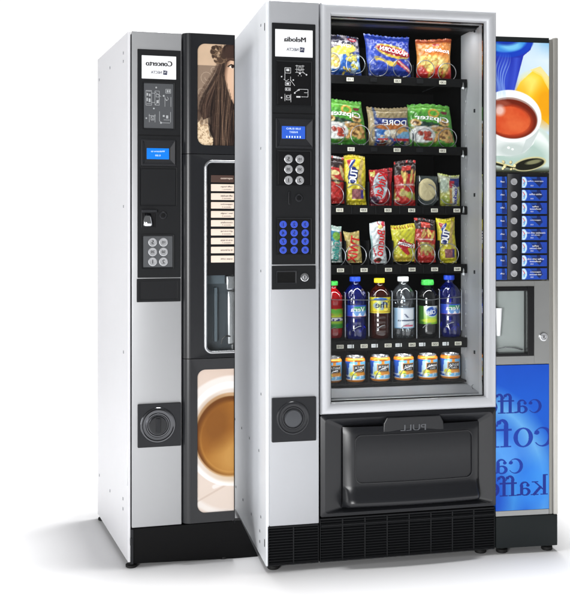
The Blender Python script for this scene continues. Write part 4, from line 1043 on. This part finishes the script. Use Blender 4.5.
display(L, lc, L.rect(141.2, 175.8, 139.6, 166, YL), L.rect(146.7, 169, 148.3, 159.3, YL-.004), YL, m_lcd2, [('Welcome to', .62, .72), ('0.00', .24, .34)])
plate(L, L.rect(141.2, 175.8, 168.8, 204.6, YL), YL-.0022, YL-.0002, m_black, lc, 'blank_cover', .002, .0012)
sunk(L, L.rect(139.8, 177, 167.4, 206.2, YL), YL-.003, YL-.0002, .0022, m_black, lc, 'cover_frame')
# coin inlet with chrome spout
R = L.rect(141.6, 155.6, 209.4, 229, YL)
ci = plate(L, (R[0], R[1], R[2]+.004, R[3]), YL-.0016, YL-.0002, m_gloss, lc, 'coin_inlet', .002, .0008)
bm = B(); x0, x1 = L.u(143.3, YL), L.u(152.2, YL); z1, z0 = L.z(148, 213.6, YL), L.z(148, 226.8, YL); xm = (x0+x1)/2
rings = []
for k, (s, yo) in enumerate(((0, .004), (.25, .010), (.6, .017), (.85, .018), (1, .012))):
    z = z1+(z0-z1)*s; w2 = (x1-x0)/2*(.62+.38*math.sin(s*PI*.6)); rings.append([(xm-w2, YL-.0014, z), (xm-w2, YL-yo*.7, z), (xm-w2*.5, YL-yo, z), (xm+w2*.5, YL-yo, z), (xm+w2, YL-yo*.7, z), (xm+w2, YL-.0014, z)])
loops(bm, rings); obj('chrome_spout', bm, m_chrome, ci, angle=70)
bm = B(); box(bm, R[0]-.001, R[1]+.004, YL-.012, YL-.0016, R[3]-.010, R[3]-.001, .002); obj('inlet_hood', bm, m_black2, ci)
lock(L, lc, 163, 215.4, YL, .0125, m_black2, m_gloss)
key_pad(L, lc, L.rect(141.6, 174, 234.6, 268.8, YL), YL, (152.6, 163.4), (242.2, 251.8, 261.6), .0142, m_key, m_ink, ['5', '10', '20', '50', '1', '2'], 'coin_value_panel', m_picto)
sunk(L, (L.rect(139.6, 177.6, 281, 299.6, YL)), YL-.0035, YL-.0019, .0018, m_black, ll, 'cover_rim')
knob(L, rl, L.rect(137.6, 181, 403.4, 446.6, YL), 157.9, 424.8, .0575, YL, mat('dark_chrome', (92, 93, 96), .16, .95), True, m_flap)

# black front door, three stacked panels with a rounded left edge
WF = .426
dx0, dx1 = L.u(182.0), WF-.001; yd = -.024; rx_ = L.u(191.0, yd)
zA, zB_, zC, zD = HL+.000, L.z(205, 154.2, yd), L.z(205, 358.5, yd), L.z(205, 522.5, yd)
secs = [('upper_door_panel', zB_+.001, zA), ('middle_door_panel', zC+.001, zB_-.001), ('lower_door_panel', zD, zC-.001)]
holes = [L.rect(197.5, 253, 44.5, 145.6, yd), L.rect(204.3, 253, 160.5, 353.0, yd), L.rect(197.4, 253, 369.0, 511.5, yd)]
hx1 = WF-.020
roots = []
for (nm, z0, z1), H in zip(secs, holes):
    bm = B()
    inner = rrect(H[0], hx1, H[2], H[3], .026, 10); outer = rrect(rx_, dx1, z0, z1, .0008, 10)
    frame(bm, outer, inner, yd, .044, yd+.002)
    # rounded edge
    N = 10; pr = [(rx_-.0002, .044)]; 
    for k in range(N+1):
        a = k/N*PI/2; pr.append((rx_-.0002-(rx_-dx0)*math.sin(a), yd+(.024)*(1-math.cos(a))))
    pr.append((dx0, .044))
    a_ = [bm.verts.new((x, y, z0)) for x, y in pr]; b_ = [bm.verts.new((x, y, z1)) for x, y in pr]
    bm.faces.new(a_); bm.faces.new(b_[::-1])
    for i in range(len(pr)): j = (i+1) % len(pr); bm.faces.new((a_[i], a_[j], b_[j], b_[i]))
    roots.append(partl(nm, bm, m_flap, angle=40))
# posters
def p_woman(P):
    X, Y = P.X, P.Y
    P.c[:] = (206, 178, 150); P.mix(np.clip((Y-66)*2, 0, 1), (134, 114, 98)); P.mix(P.noise(.12, 2)*.25, (160, 140, 120))
    for cx, cy, r in ((207, 78, 8), (214, 70, 5), (202, 92, 6)):
        P.line([(cx+(r-k*.28)*math.cos(k*.45), cy+(r-k*.28)*math.sin(k*.45)) for k in range(22)], .35, (176, 156, 136), .7)
    # lace shoulder
    P.poly([(196, 148), (197, 124), (203, 115), (211, 113), (216, 124), (222, 148)], (222, 200, 168)); P.mix((P.noise(.7, 5) > .56)*P.pmask([(196, 148), (197, 124), (203, 115), (211, 113), (216, 124), (222, 148)])*.7, (150, 120, 90))
    # hair mass
    hair = [(228, 43), (222, 49), (219, 60), (222, 72), (216, 84), (209, 92), (203, 100), (200, 112), (203, 120), (212, 116), (209, 130), (214, 140), (211, 149), (262, 149), (262, 42)]
    hm = P.pmask(hair); P.mix(hm, (62, 46, 40))
    rd = random.Random(11)
    def strands(n, cols, w, al):
        for k in range(n):
            q = rd.random(); x0 = 221+q*9+rd.uniform(-1, 1); y0 = 46+rd.uniform(0, 14); xe = 199+q*44+rd.uniform(-4, 4); ye = 108+rd.uniform(0, 14)+34*min(1, q*1.6); ph = rd.uniform(0, 6)
            pts = []
            for j in range(9):
                t = j/8; e = t*t*(3-2*t); pts.append((x0+(xe-x0)*e+2.0*math.sin(t*6+ph*.3)*t, y0+(ye-y0)*t))
            P.line(pts, w*rd.uniform(.6, 1.4), cols[k % len(cols)], al)
    P.mix(hm*.5, (40, 29, 26)); strands(40, [(34, 25, 22), (66, 49, 41), (26, 19, 17), (78, 60, 50)], 1.3, .45); strands(110, [(104, 82, 68), (30, 22, 20), (132, 106, 88), (26, 19, 17), (70, 53, 44)], .28, .42)
    # flower in the hair
    P.blobs(22, (213, 224, 48, 62), (2.6, 2.2), (70, 54, 44), (128, 104, 82), 4); P.blobs(8, (214, 222, 50, 60), (1.2, 1.0), (168, 142, 116), None, 8)
    # face in three-quarter view
    P.ell(244, 76, 19.6, 32, (140, 108, 88), .08, 6); P.ell(244.6, 76, 18.2, 31, (214, 178, 150), .16, 6); P.ell(246, 74, 13, 23, (232, 202, 176), .7, 4)
    P.ell(241, 50, 20, 8, (62, 46, 40), .3, -16)
    P.line([(226, 62), (230, 59.5), (236, 60.5)], .9, (70, 50, 42)); P.ell(232.5, 66.5, 3.4, 1.7, (244, 236, 226), .3, 8); P.ell(232.5, 66.5, 1.5, 1.6, (50, 34, 30), .3); P.line([(228, 66.5), (231, 64.6), (236, 66)], .7, (40, 28, 24))
    P.line([(246, 61), (251, 60), (257, 62.5)], .9, (70, 50, 42)); P.ell(251, 67, 3.3, 1.6, (244, 236, 226), .3); P.ell(251, 67, 1.5, 1.5, (50, 34, 30), .3); P.line([(247.5, 67), (251, 65), (255, 67)], .7, (40, 28, 24))
    P.line([(241, 66), (240, 78), (242.5, 80), (245, 79)], .6, (170, 130, 106), .8); P.ell(241.5, 89, 5.2, 2.3, (168, 96, 84), .2); P.line([(236.5, 89), (241.5, 89.6), (246.5, 89)], .4, (110, 56, 50))
    P.poly([(224, 74), (226.5, 86), (230, 97), (234, 104), (240, 111), (262, 116), (262, 149), (212, 149), (216, 110)], (42, 31, 27))
    for k in range(70):
        xa = rd.uniform(215, 252); ya = 72+max(0, xa-224)*3.3+rd.uniform(2, 6); dx = rd.uniform(-5, 2); ph = rd.uniform(0, 6)
        P.line([(xa+dx*j/6+1.1*math.sin(j*.9+ph), ya+(150-ya)*j/6) for j in range(7)], rd.uniform(.25, .6), ((104, 82, 66), (24, 17, 15), (80, 60, 48), (132, 106, 86))[k % 4], .42)
def p_cup(P):
    P.c[:] = (222, 202, 188); P.mix(np.clip((P.Y-372)/60, 0, 1)*.6, (236, 224, 214)); P.mix(np.clip((P.X-197)/70, 0, 1)*.4, (206, 180, 164))
    P.ell(232, 446, 62, 70, (240, 232, 226), .03); P.ell(232, 450, 54, 60, (228, 212, 200), .06); P.line([(214, 486), (226, 482), (238, 486)], 2.2, (246, 240, 236), .8); P.line([(196, 500), (240, 478)], 1.0, (206, 184, 170), .6)
    P.ell(231, 434, 46, 52, (250, 247, 244), .02); P.ell(231.5, 435.5, 41.5, 46.5, (228, 216, 206), .05); P.ell(231, 435, 37.5, 42, (196, 160, 122), .03); P.ell(231, 436, 35.6, 39.5, (104, 58, 14), .03); P.ell(232, 438, 33.2, 36.6, (158, 100, 34), .12)
    r_ = ((P.X-232)/33)**2+((P.Y-438)/36)**2; P.mix(P.noise(.13, 3)*.35*(r_ < 1), (190, 134, 58)); P.ell(240, 456, 26, 20, (206, 156, 84), .9, -15, .75); P.ell(216, 424, 16, 22, (116, 66, 18), .9, 10, .6)
    P.c *= .93
    P.mix(np.clip(1-np.abs(r_-.90)/.07, 0, 1)*.18*np.clip((P.Y-410)/40, 0, 1), (222, 178, 112))
Hs = holes
cw = lambda H: (CX+0, 0)
def poster(H, parent, paint, ytop, ybot, nx, nz):
    xr = 197.0+(hx1+.004-H[0])*(233-197)/(L.u(233, yd)-L.u(197, yd))
    print_panel('poster', H[0]-.004, hx1+.004, H[2]-.004, H[3]+.004, yd+.006, .004, paint, nx, nz, m_print, parent, (196.0, xr, ytop, ybot))
poster(Hs[0], roots[0], p_woman, 44, 146, 190, 330)
poster(Hs[2], roots[2], p_cup, 368, 512, 150, 330)
# middle: chrome ring, list of drinks, dispensing bay
H = Hs[1]
bm = B(); n_ = 10
def ringprof(bm, x0, x1, z0, z1, r, prof):
    rr = []
    for d, y in prof: rr.append([(x, y, z) for x, z in rrect(x0+d, x1-d, z0+d, z1-d, max(r-d, .002), 10)])
    loops(bm, rr, closed=True)
ringprof(bm, H[0]-.001, hx1+.001, H[2]-.001, H[3]+.001, .027, [(0, yd+.004), (0, yd-.003), (.003, yd-.007), (.007, yd-.007), (.0105, yd-.002), (.0105, yd+.004)])
obj('chrome_surround', bm, m_steel, roots[1], angle=60)
zmid = L.z(215, 275.5, yd)
bm = B(); box(bm, H[0]+.001, hx1-.001, yd+.006, yd+.012, zmid, H[3]-.001); obj('menu_board', bm, m_gloss, roots[1])
mb_ = roots[1]
menu = ['espresso', 'caffè lungo', 'caffè macchiato', 'cappuccino', 'latte / vaniglia', 'cioccolata', 'ginseng', 'orzo in tazza', 'tè al limone', 'acqua calda']
xl0 = L.u(211.2, yd); xl1 = hx1-.014
for k, (a, b) in enumerate(((16, 38), (43.5, 65), (71.5, 92), (98.5, 118.5), (126, 146.5), (153.8, 173.5), (181, 201), (208.3, 228), (235.8, 255.5), (263, 284))):
    z1, z0 = L.z(222, 170+a/3.07, yd), L.z(222, 170+b/3.07, yd)
    bm = B(); prism(bm, rrect(xl0, xl1, z0, z1, .0015, 3), yd+.003, yd+.0058, .0005); s_ = obj('menu_strip', bm, m_brown if k == 0 else m_cream, mb_)
    text('lettering', menu[k], xl0+.052, (z0+z1)/2+(.003 if 0 < k < 8 else 0), yd+.0025, .040, .0062, m_cream if k == 0 else m_ink, s_, bold=.01)
    if 0 < k < 8: text('lettering', 'selezione '+str(k), xl0+.052, (z0+z1)/2-.0055, yd+.0025, .030, .0042, m_ink, s_)
# bay
bm = B(); zb0 = H[2]+.001
dsk = .030
box(bm, H[0]+.001, hx1-.001, dsk, dsk+.008, zb0, zmid-.001); box(bm, H[0]+.001, H[0]+.006, yd+.012, dsk-.0005, zb0, zmid-.001); box(bm, H[0]+.007, hx1-.001, yd+.012, dsk-.0005, zb0, zb0+.008)
obj('dispensing_bay', bm, m_booth, roots[1], smooth=False)
bm = B(); xa = L.u(226.5, 0); box(bm, xa, xa+.05, -.004, .028, zmid-.050, zmid-.002, .004); box(bm, xa+.004, xa+.030, -.002, .024, L.z(228, 345, 0), zmid-.051, .006); obj('cup_chute', bm, m_steel, roots[1])
bm = B(); z0 = L.z(226, 340, 0); tube(bm, [(xa-.018, .0, z0-.012), (xa-.014, -.002, z0+.006), (xa-.002, -.004, z0+.014), (xa+.012, -.002, z0+.012)], .0022, 8); obj('hook', bm, m_gloss, roots[1])
bm = B(); xb = L.u(215, 0); box(bm, xb, xb+.010, .012, .029, L.z(215, 342, 0), L.z(215, 288, 0), .001); box(bm, H[0]+.007, xa-.002, .020, .029, zmid-.03, zmid-.002); obj('bay_rib', bm, mat('bay_blue_grey', (92, 104, 112), .4), roots[1])
bm = B(); box(bm, H[0]+.011, hx1-.011, yd+.0065, yd+.0085, zb0+.010, zmid-.0015); obj('bay_glass', bm, m_glass, roots[1], smooth=False)

# the front stops flush with the cabinet's right wall
def trim(o):
    for c in o.children:
        trim(c)
        if c.type != 'MESH' or max(v.co.x for v in c.data.vertices) < WL or c.name.startswith(('side_panel', 'edge_trim', 'carcass', 'top_panel')): continue
        b = bmesh.new(); b.from_mesh(c.data)
        bmesh.ops.bisect_plane(b, geom=b.verts[:]+b.edges[:]+b.faces[:], plane_co=(WL-.0003, 0, 0), plane_no=(1, 0, 0), clear_outer=True)
        b.to_mesh(c.data); b.free()
bpy.context.view_layer.update(); trim(rl)
# plinth
bm = B(); zl_ = L.z(157, 526.4); 
prism(bm, [(.010, .012), (L.u(258), L.z(258, 557.3)), (L.u(258), L.z(258, 556)), (L.u(241), zl_-.002), (.010, zl_-.002)], .002, .030, .001); partl('plinth', bm, m_base)
bm = B(); box(bm, .0095, .017, -.004, .010, .012, zl_-.002, .001); z = L.z(133, 541); box(bm, .006, .013, -.007, -.0045, z-.012, z+.012, .001); partl('plinth_bracket', bm, m_black2)
for x, y in ((.012, .012), (WL-.03, .02), (lx*DL+.02, DL*ly-.02), (WL-.03, DL-.04)):
    bm = B(); lathe_z(bm, [(.017, 0), (.019, .002), (.019, .008), (.010, .010), (.010, .03)], 20, x, y); partl('foot', bm, m_rubber)

# ================================================================== RIGHT MACHINE: coffee with pictures
RW, RH, RD = 0.221, 1.7505, 0.50
G = Frame(0.9296-math.cos(math.radians(9))*RW, 3.182-math.sin(math.radians(9))*RW, 9.0)
rr_ = empty('coffee_vending_machine', 'coffee vending machine with blue picture front and pushbuttons, right of the snack machine', 'vending machine', (G.X, G.Y, 0), G.a)
def partg(name, bm, m, **k): return obj(name, bm, m, rr_, **k)
xp = G.u(548.6)                                    # right end of the picture front
zpl = G.z(525, 515.3)
bm = B(); box(bm, .001, RW-.0005, .030, RD, .03, RH-.003, .001); partg('cabinet', bm, m_alu)
# two-tone aluminium post at the right
bm = B(); xq = G.u(552.3); box(bm, xp+.0012, xq-.0005, -.002, .0295, zpl+.001, RH-.006, .001); partg('inner_post', bm, mat('darker_aluminium', (146, 145, 140), .35, .5))
bm = B(); box(bm, xq, RW, -.010, .0295, zpl+.001, RH, .004, 3); op = partg('corner_post', bm, m_alu)
for py in (80, 158, 230, 300, 372, 440): z = G.z(556, py); bm = B(); box(bm, RW-.001, RW+.0012, .004, .010, z-.006, z+.006, .0005); obj('screw', bm, m_screw, op)
bm = B(); R = G.rect(496, 548.6, 36.5, 42.2); box(bm, .0005, xp, -.004, .0295, R[2], RH-.001, .001); partg('top_strip', bm, m_green)
def p_mug(P):
    X, Y = P.X, P.Y
    P.c[:] = (196, 222, 240); P.mix(np.clip((X-505)/50, 0, 1)*np.clip((90-Y)/50, 0, 1), (236, 246, 250)); P.mix(np.clip((60-Y)/18, 0, 1)*np.clip((X-525)/24, 0, 1), (110, 180, 230)); P.mix(P.noise(.06, 3)*.4, (240, 248, 250))
    # yellow shape
    P.poly([(512, 96), (520, 82), (533, 70), (541, 74), (550, 88), (550, 126), (538, 116), (526, 104)], (246, 206, 40)); P.ell(530, 84, 10, 10, (252, 232, 120), .9, 0, .8); P.ell(545, 104, 12, 20, (240, 160, 16), .9, 0, .9); P.ell(520, 94, 7, 12, (246, 176, 40), .9, 20, .6)
    P.poly([(529, 70), (540, 66), (550, 78), (550, 92), (541, 76)], (250, 226, 130), .8)
    # blue cup
    P.poly([(494, 40), (533, 40), (530, 50), (523, 56), (513, 94), (494, 100)], (36, 52, 176)); P.ell(506, 40, 27, 18, (24, 64, 190), .06); P.ell(504, 40, 22, 13, (66, 150, 226), .15); P.ell(510, 46, 10, 5, (120, 200, 240), .6); P.ell(505, 36, 16, 10, (20, 56, 170), .3)
    P.mix(np.clip(1-np.abs(X-516+(Y-60)*.12)/5, 0, 1)*(Y > 58)*(Y < 92)*.5, (80, 110, 226)); P.ell(503, 76, 7, 20, (60, 90, 210), .9, 0, .6)
    # saucer
    P.ell(512, 152, 46, 34, (206, 222, 214), .03, 12); P.ell(511, 149, 41, 28, (236, 244, 240), .08, 12); P.ell(520, 156, 30, 17, (176, 200, 190), .5, 8)
    P.mix(np.clip((Y-166)/6, 0, 1), (40, 44, 30)); 
    # mug
    P.poly([(494, 110), (540, 114), (539, 128), (533, 144), (524, 153), (510, 156.5), (494, 156)], (232, 238, 236)); P.ell(512, 150, 15, 7, (196, 208, 204), .6); P.poly([(530, 128), (540, 118), (538, 132), (530, 147), (520, 154)], (190, 202, 200), .7)
    P.ell(510, 116.5, 31, 26, (248, 250, 250), .03, 6); P.ell(510.5, 118.5, 26.8, 20.6, (170, 140, 130), .04, 8); P.ell(510.5, 119.2, 26, 19.4, (110, 34, 18), .04, 8); P.ell(509, 121, 22, 15.5, (206, 70, 34), .3, 8)
    P.mix(P.noise(.16, 5)*.8*(((X-509)/21)**2+((Y-121)/14)**2 < 1), (226, 110, 60)); P.ell(515, 126, 11, 6, (232, 120, 70), .9, 12, .45); P.ell(500, 104, 9, 3, (150, 70, 50), .6)
    # steam
    for k in range(7):
        j = (102-Y)/2.6; cv = 495.5+k*1.5+(1.0+j*.12)*np.sin(j*.36+k*.35)+j*.05*(k-3); P.mix(np.exp(-((X-cv)/(.35+.14*(k % 3)))**2)*np.clip((102-Y)/8, 0, 1)*np.clip((Y-54)/14, 0, 1)*.6, (176, 214, 246))
    P.ell(499, 111, 5, 5, (240, 236, 236), .8, 0, .7)
    # spoon
    P.ell(529, 164, 17, 6.6, (206, 200, 150), .06, -12); P.ell(529, 164.3, 15, 5.4, (30, 30, 22), .1, -12); P.ell(533, 162, 8, 2, (130, 130, 96), .5, -12); P.line([(513, 168), (494, 164)], 1.4, (40, 40, 26)); P.line([(513, 167), (496, 162.6)], .6, (226, 214, 150)); P.blobs(8, (502, 514, 162, 170), (1.4, 1.1), (240, 226, 170), (30, 28, 20), 3)
    P.ell(508, 148, 1.4, 1.2, (255, 255, 255), .5); P.ell(512, 149.5, 1.2, 1, (255, 255, 255), .5)
R = G.rect(495.6, 548.6, 42.6, 172.2)
print_panel('picture_panel', .0005, xp, R[2], R[3], -.003, .032, p_mug, 165, 400, mat('glossy_printed_poster', attr=True, rough=.18, coat=.3), rr_, (495.4, 548.6, 42.6, 172.2))

# button field
R = G.rect(495.6, 548.6, 172.9, 280.0)
bm = B(); box(bm, .0005, xp, -.002, .0295, R[2], R[3], .001); bf = partg('button_panel', bm, m_black)
bm = B(); x0, x1 = G.u(507.2), G.u(519.6); N = 12
prf = [(x0+(x1-x0)*k/N, -.0022-.007*math.sin(PI*k/N)) for k in range(N+1)]
a = [bm.verts.new((x, y, R[2]+.002)) for x, y in prf]; b = [bm.verts.new((x, y, R[3]-.004)) for x, y in prf]
for i in range(N): bm.faces.new((a[i], a[i+1], b[i+1], b[i]))
bm.faces.new(a[::-1]); bm.faces.new(b); bm.faces.new((a[0], b[0], b[-1], a[-1])); obj('button_rail', bm, m_black2, bf, angle=60)
ys = [160+v/2.79 for v in (63, 99, 135, 171.5, 208, 244.5, 281, 317.5)]
words = ['espresso coffee', 'white coffee', 'coffee', 'cappuccino', 'chocolate with milk', 'coffee', 'coffee with milk', 'cappuccino']
sub = [None, None, 'decaffeinated', None, 'double cup', 'with chocolate', 'decaffeinated', 'with chocolate']
def p_lab(P):
    P.c[:] = (28, 74, 176); P.poly([(.30, 0), (.72, 0), (.86, .5), (.70, .9), (.5, .5)], (16, 30, 74)); P.poly([(.72, 0), (1, 0), (1, 1), (.9, .9)], (30, 66, 166)); P.mix(P.noise(3, 4)*.4, (20, 50, 140)); P.ell(.05, .5, .14, .5, (196, 222, 240), .12); P.line([(.03, .2), (.10, .42), (.06, .6)], .022, (206, 60, 60), .9); P.line([(.10, .5), (.07, .8)], .03, (60, 150, 214), .8); P.rect(.24, .6, 0, .2, (40, 100, 210), .5)
def p_lab2(P):
    P.c[:] = (30, 84, 186); P.poly([(.55, .0), (.8, .0), (1, .8), (.9, 1), (.5, 1)], (20, 36, 90)); P.mix(P.noise(3, 4)*.4, (22, 54, 150))
for k, py in enumerate(ys):
    xl0_, xl1_ = G.u(521.3), G.u(546.0); zc = G.z(530, py); hh = 5.5*3.18/F
    ll_ = print_panel('drink_label', xl0_, xl1_, zc-hh, zc+hh, -.0075, .0052, p_lab, 40, 18, m_cardp, bf)
    J = ([], []); text('', words[k], G.u(534.5), zc+(.006 if sub[k] else .004), -.0079, .0052*len(words[k])*.72, .0058, join=J, bold=.015)
    if sub[k]: text('', sub[k], G.u(534.5), zc-.002, -.0079, .0042*len(sub[k])*.72, .0052, join=J, bold=.015)
    text('', '0.35', G.u(531), zc-.011, -.0079, .010, .0042, join=J)
    me = bpy.data.meshes.new('lettering'); me.from_pydata(J[0], [], J[1]); me.update(); link('lettering', me, m_whiteink, bf, smooth=False)
    print_panel('drink_label', .001, G.u(505.9), zc-hh, zc+hh, -.0075, .0052, p_lab2, 20, 18, m_cardp, bf)
    J = ([], []); text('', 'coffee'[:4+k % 3], G.u(501.5), zc+.002, -.0079, .014, .0055, join=J, bold=.015)
    me = bpy.data.meshes.new('lettering'); me.from_pydata(J[0], [], J[1]); me.update(); link('lettering', me, m_whiteink, bf, smooth=False)
    bm = B(); bx_ = G.u(513.9, -.009); r = .0115
    lathe_y(bm, bx_, zc+.002, [(r, -.007), (r, -.0115), (r*.9, -.0135), (r*.8, -.0138), (r*.74, -.0122), (r*.3, -.0118), (.0002, -.0117)], 28, cap0=False); obj('push_button', bm, m_key, bf)
# dispensing front
R = G.rect(495.6, 548.6, 281.0, 364.0)
W1 = G.rect(480, 533.8, 286.5, 356.2)
zi0, zi1 = W1[2], W1[3]; xg = G.u(533.6); xg2 = G.u(525.6)
bm = B()
box(bm, xg+.0005, xp, -.004, .0295, R[2], R[3]); box(bm, .0005, xg, -.004, .0295, zi1+.0005, R[3]); box(bm, .0005, xg, -.004, .0295, R[2], zi0-.0005)
dp = partg('dispensing_front', bm, m_steel_d := mat('dark_brushed_steel', (150, 151, 150), .33, .6, .05, 700), smooth=False)
bm = B(); zz0, zz1 = G.z(515, 352.6), G.z(515, 291.2)
box(bm, xg2+.004, xg-.001, -.008, .029, zi0, zi1, .002); box(bm, .0005, xg2+.0035, -.008, .029, zz1+.001, zi1, .002); box(bm, .0005, xg2+.0035, -.008, .029, zi0, zz0-.001, .002)
obj('hatch_frame', bm, m_gloss, dp)
bm = B(); box(bm, .0005, xg2+.003, .020, .0292, zz0-.0005, zz1+.0005); hb = obj('booth_back', bm, m_tint, dp, smooth=False)
bm = B(); xx = G.u(499.5); z0, z1 = G.z(500, 336), G.z(500, 308)
lathe_z(bm, [(.006, z0), (.009, z0+.001), (.014, z1-.002), (.0145, z1)], 24, xx-.004, .004); obj('cup_nozzle', bm, m_pricew, dp)
bm = B(); tube(bm, [(G.u(497)+.002, .004, G.z(505, 349)), (G.u(505), .0, G.z(505, 347.2)), (G.u(514), .0, G.z(514, 347.6)), (G.u(523), .006, G.z(523, 350))], .0022, 8); obj('drip_bar', bm, m_steel, dp)
bm = B(); box(bm, .001, xg2+.003, -.004, -.002, zz0-.0005, zz1+.0005); obj('hatch_window', bm, m_glass, dp, smooth=False)
lock(G, dp, 543.3, 336.6, -.004, .0145, m_chrome, m_key)

# blue panel with serif words, painted in its own surface
def serif(P, gx, gy, ch):
    """mask of one serif letter; gx, gy in x-heights, baseline at 0"""
    E = lambda cx, cy, rx, ry: ((gx-cx)/rx)**2+((gy-cy)/ry)**2 < 1
    Rr = lambda a, b, c, d: (gx > a) & (gx < b) & (gy > c) & (gy < d)
    def seg(x0, y0, x1, y1, w):
        dx, dy = x1-x0, y1-y0; t = np.clip(((gx-x0)*dx+(gy-y0)*dy)/(dx*dx+dy*dy), 0, 1); return np.hypot(gx-x0-t*dx, gy-y0-t*dy) < w
    if ch == 'o': return E(.47, .5, .45, .53) & ~E(.47, .5, .25, .45), .98
    if ch == 'c': return (E(.46, .5, .44, .53) & ~E(.53, .5, .31, .45) & ~(Rr(.62, 1.2, .22, .66))) | E(.74, .74, .12, .12), .90
    if ch in 'eèé':
        m = (E(.46, .5, .44, .53) & ~E(.49, .5, .27, .45) & ~Rr(.6, 1.2, .2, .50)) | (Rr(.2, .86, .50, .60) & E(.46, .5, .44, .53))
        if ch == 'è': m = m | seg(.30, 1.48, .54, 1.20, .075)
        if ch == 'é': m = m | seg(.60, 1.48, .38, 1.20, .075)
        return m, .90
    if ch == 'a':
        m = (E(.36, .27, .33, .30) & ~E(.40, .27, .17, .20)) | Rr(.50, .70, .06, .78) | (E(.42, .72, .29, .31) & ~E(.38, .68, .17, .23) & (gy > .66)) | E(.20, .74, .11, .11) | seg(.66, .08, .86, .06, .06)
        return m, .88
    if ch == 'f':
        m = Rr(.18, .38, .0, 1.2) | Rr(.02, .56, .88, 1.0) | Rr(.04, .54, 0, .075) | (E(.44, 1.16, .27, .36) & ~E(.50, 1.10, .15, .28) & (gy > 1.12)) | E(.60, 1.34, .11, .11)
        return m, .54
    if ch == 'k':
        m = Rr(.12, .32, 0, 1.5) | Rr(.0, .30, 1.43, 1.5) | Rr(.0, .46, 0, .075) | seg(.32, .42, .80, .94, .05) | seg(.48, .56, .86, .06, .095) | Rr(.60, 1.02, .925, 1.0) | Rr(.58, 1.08, 0, .075)
        return m, 1.06
def p_words(P):
    X, Y = P.X, P.Y
    P.c[:] = (18, 84, 190); P.mix(np.clip((Y-470)/50, 0, 1)*.5, (14, 62, 176)); P.mix(np.clip((400-Y)/40, 0, 1)*.55, (16, 58, 168))
    d = np.hypot((X-470)/1.0, (Y-492)/1.25)
    P.mix(np.clip(1-np.abs(d-74)/17, 0, 1)*.8, (126, 192, 226)); P.mix(np.clip(1-np.abs(d-44)/15, 0, 1)*.65, (84, 172, 224)); P.mix(np.clip((505-X)/14, 0, 1)*np.clip(1-np.abs(Y-425)/26, 0, 1)*.6, (110, 180, 220)); P.ell(534, 486, 20, 26, (50, 140, 226), .9, 0, .8); P.ell(500, 452, 26, 18, (110, 176, 236), .9, 0, .6); P.mix(P.noise(.07, 4)*.25, (30, 90, 210))
    for word, xr, yb, xh, c in (('caffè', 541.5, 412.8, 13.2, (20, 42, 132)), ('coffee', 552.5, 446.5, 18.6, (20, 48, 148)), ('café', 522.8, 472.6, 14.4, (18, 46, 144)), ('kaffee', 547.4, 495.2, 13.6, (16, 34, 126))):
        pos = xr
        for ch in word:
            m, adv = serif(P, (pos-X)/(xh*1.17), (yb-Y)/xh, ch); P.mix(m.astype(float)*.9, c); pos -= adv*xh*1.17
R = G.rect(495.6, 548.6, 364.8, 509.6)
print_panel('word_panel', .0005, xp, R[2], R[3], -.003, .032, p_words, 200, 560, m_print, rr_, (495.4, 548.6, 364.8, 509.6))
bm = B(); box(bm, .0005, xp, -.003, .0295, zpl+.0015, R[2]-.0008, .0008); partg('lower_trim', bm, m_steel_d)
bm = B(); box(bm, .0005, RW-.0005, -.006, RD-.02, .020, zpl, .003, 3); partg('plinth', bm, m_green)
for x, y in ((.03, .02), (RW-.028, .02), (.03, RD-.06), (RW-.03, RD-.06)):
    bm = B(); lathe_z(bm, [(.017, 0), (.019, .002), (.019, .012), (.011, .014), (.011, .03)], 20, x, y); partg('foot', bm, m_rubber)
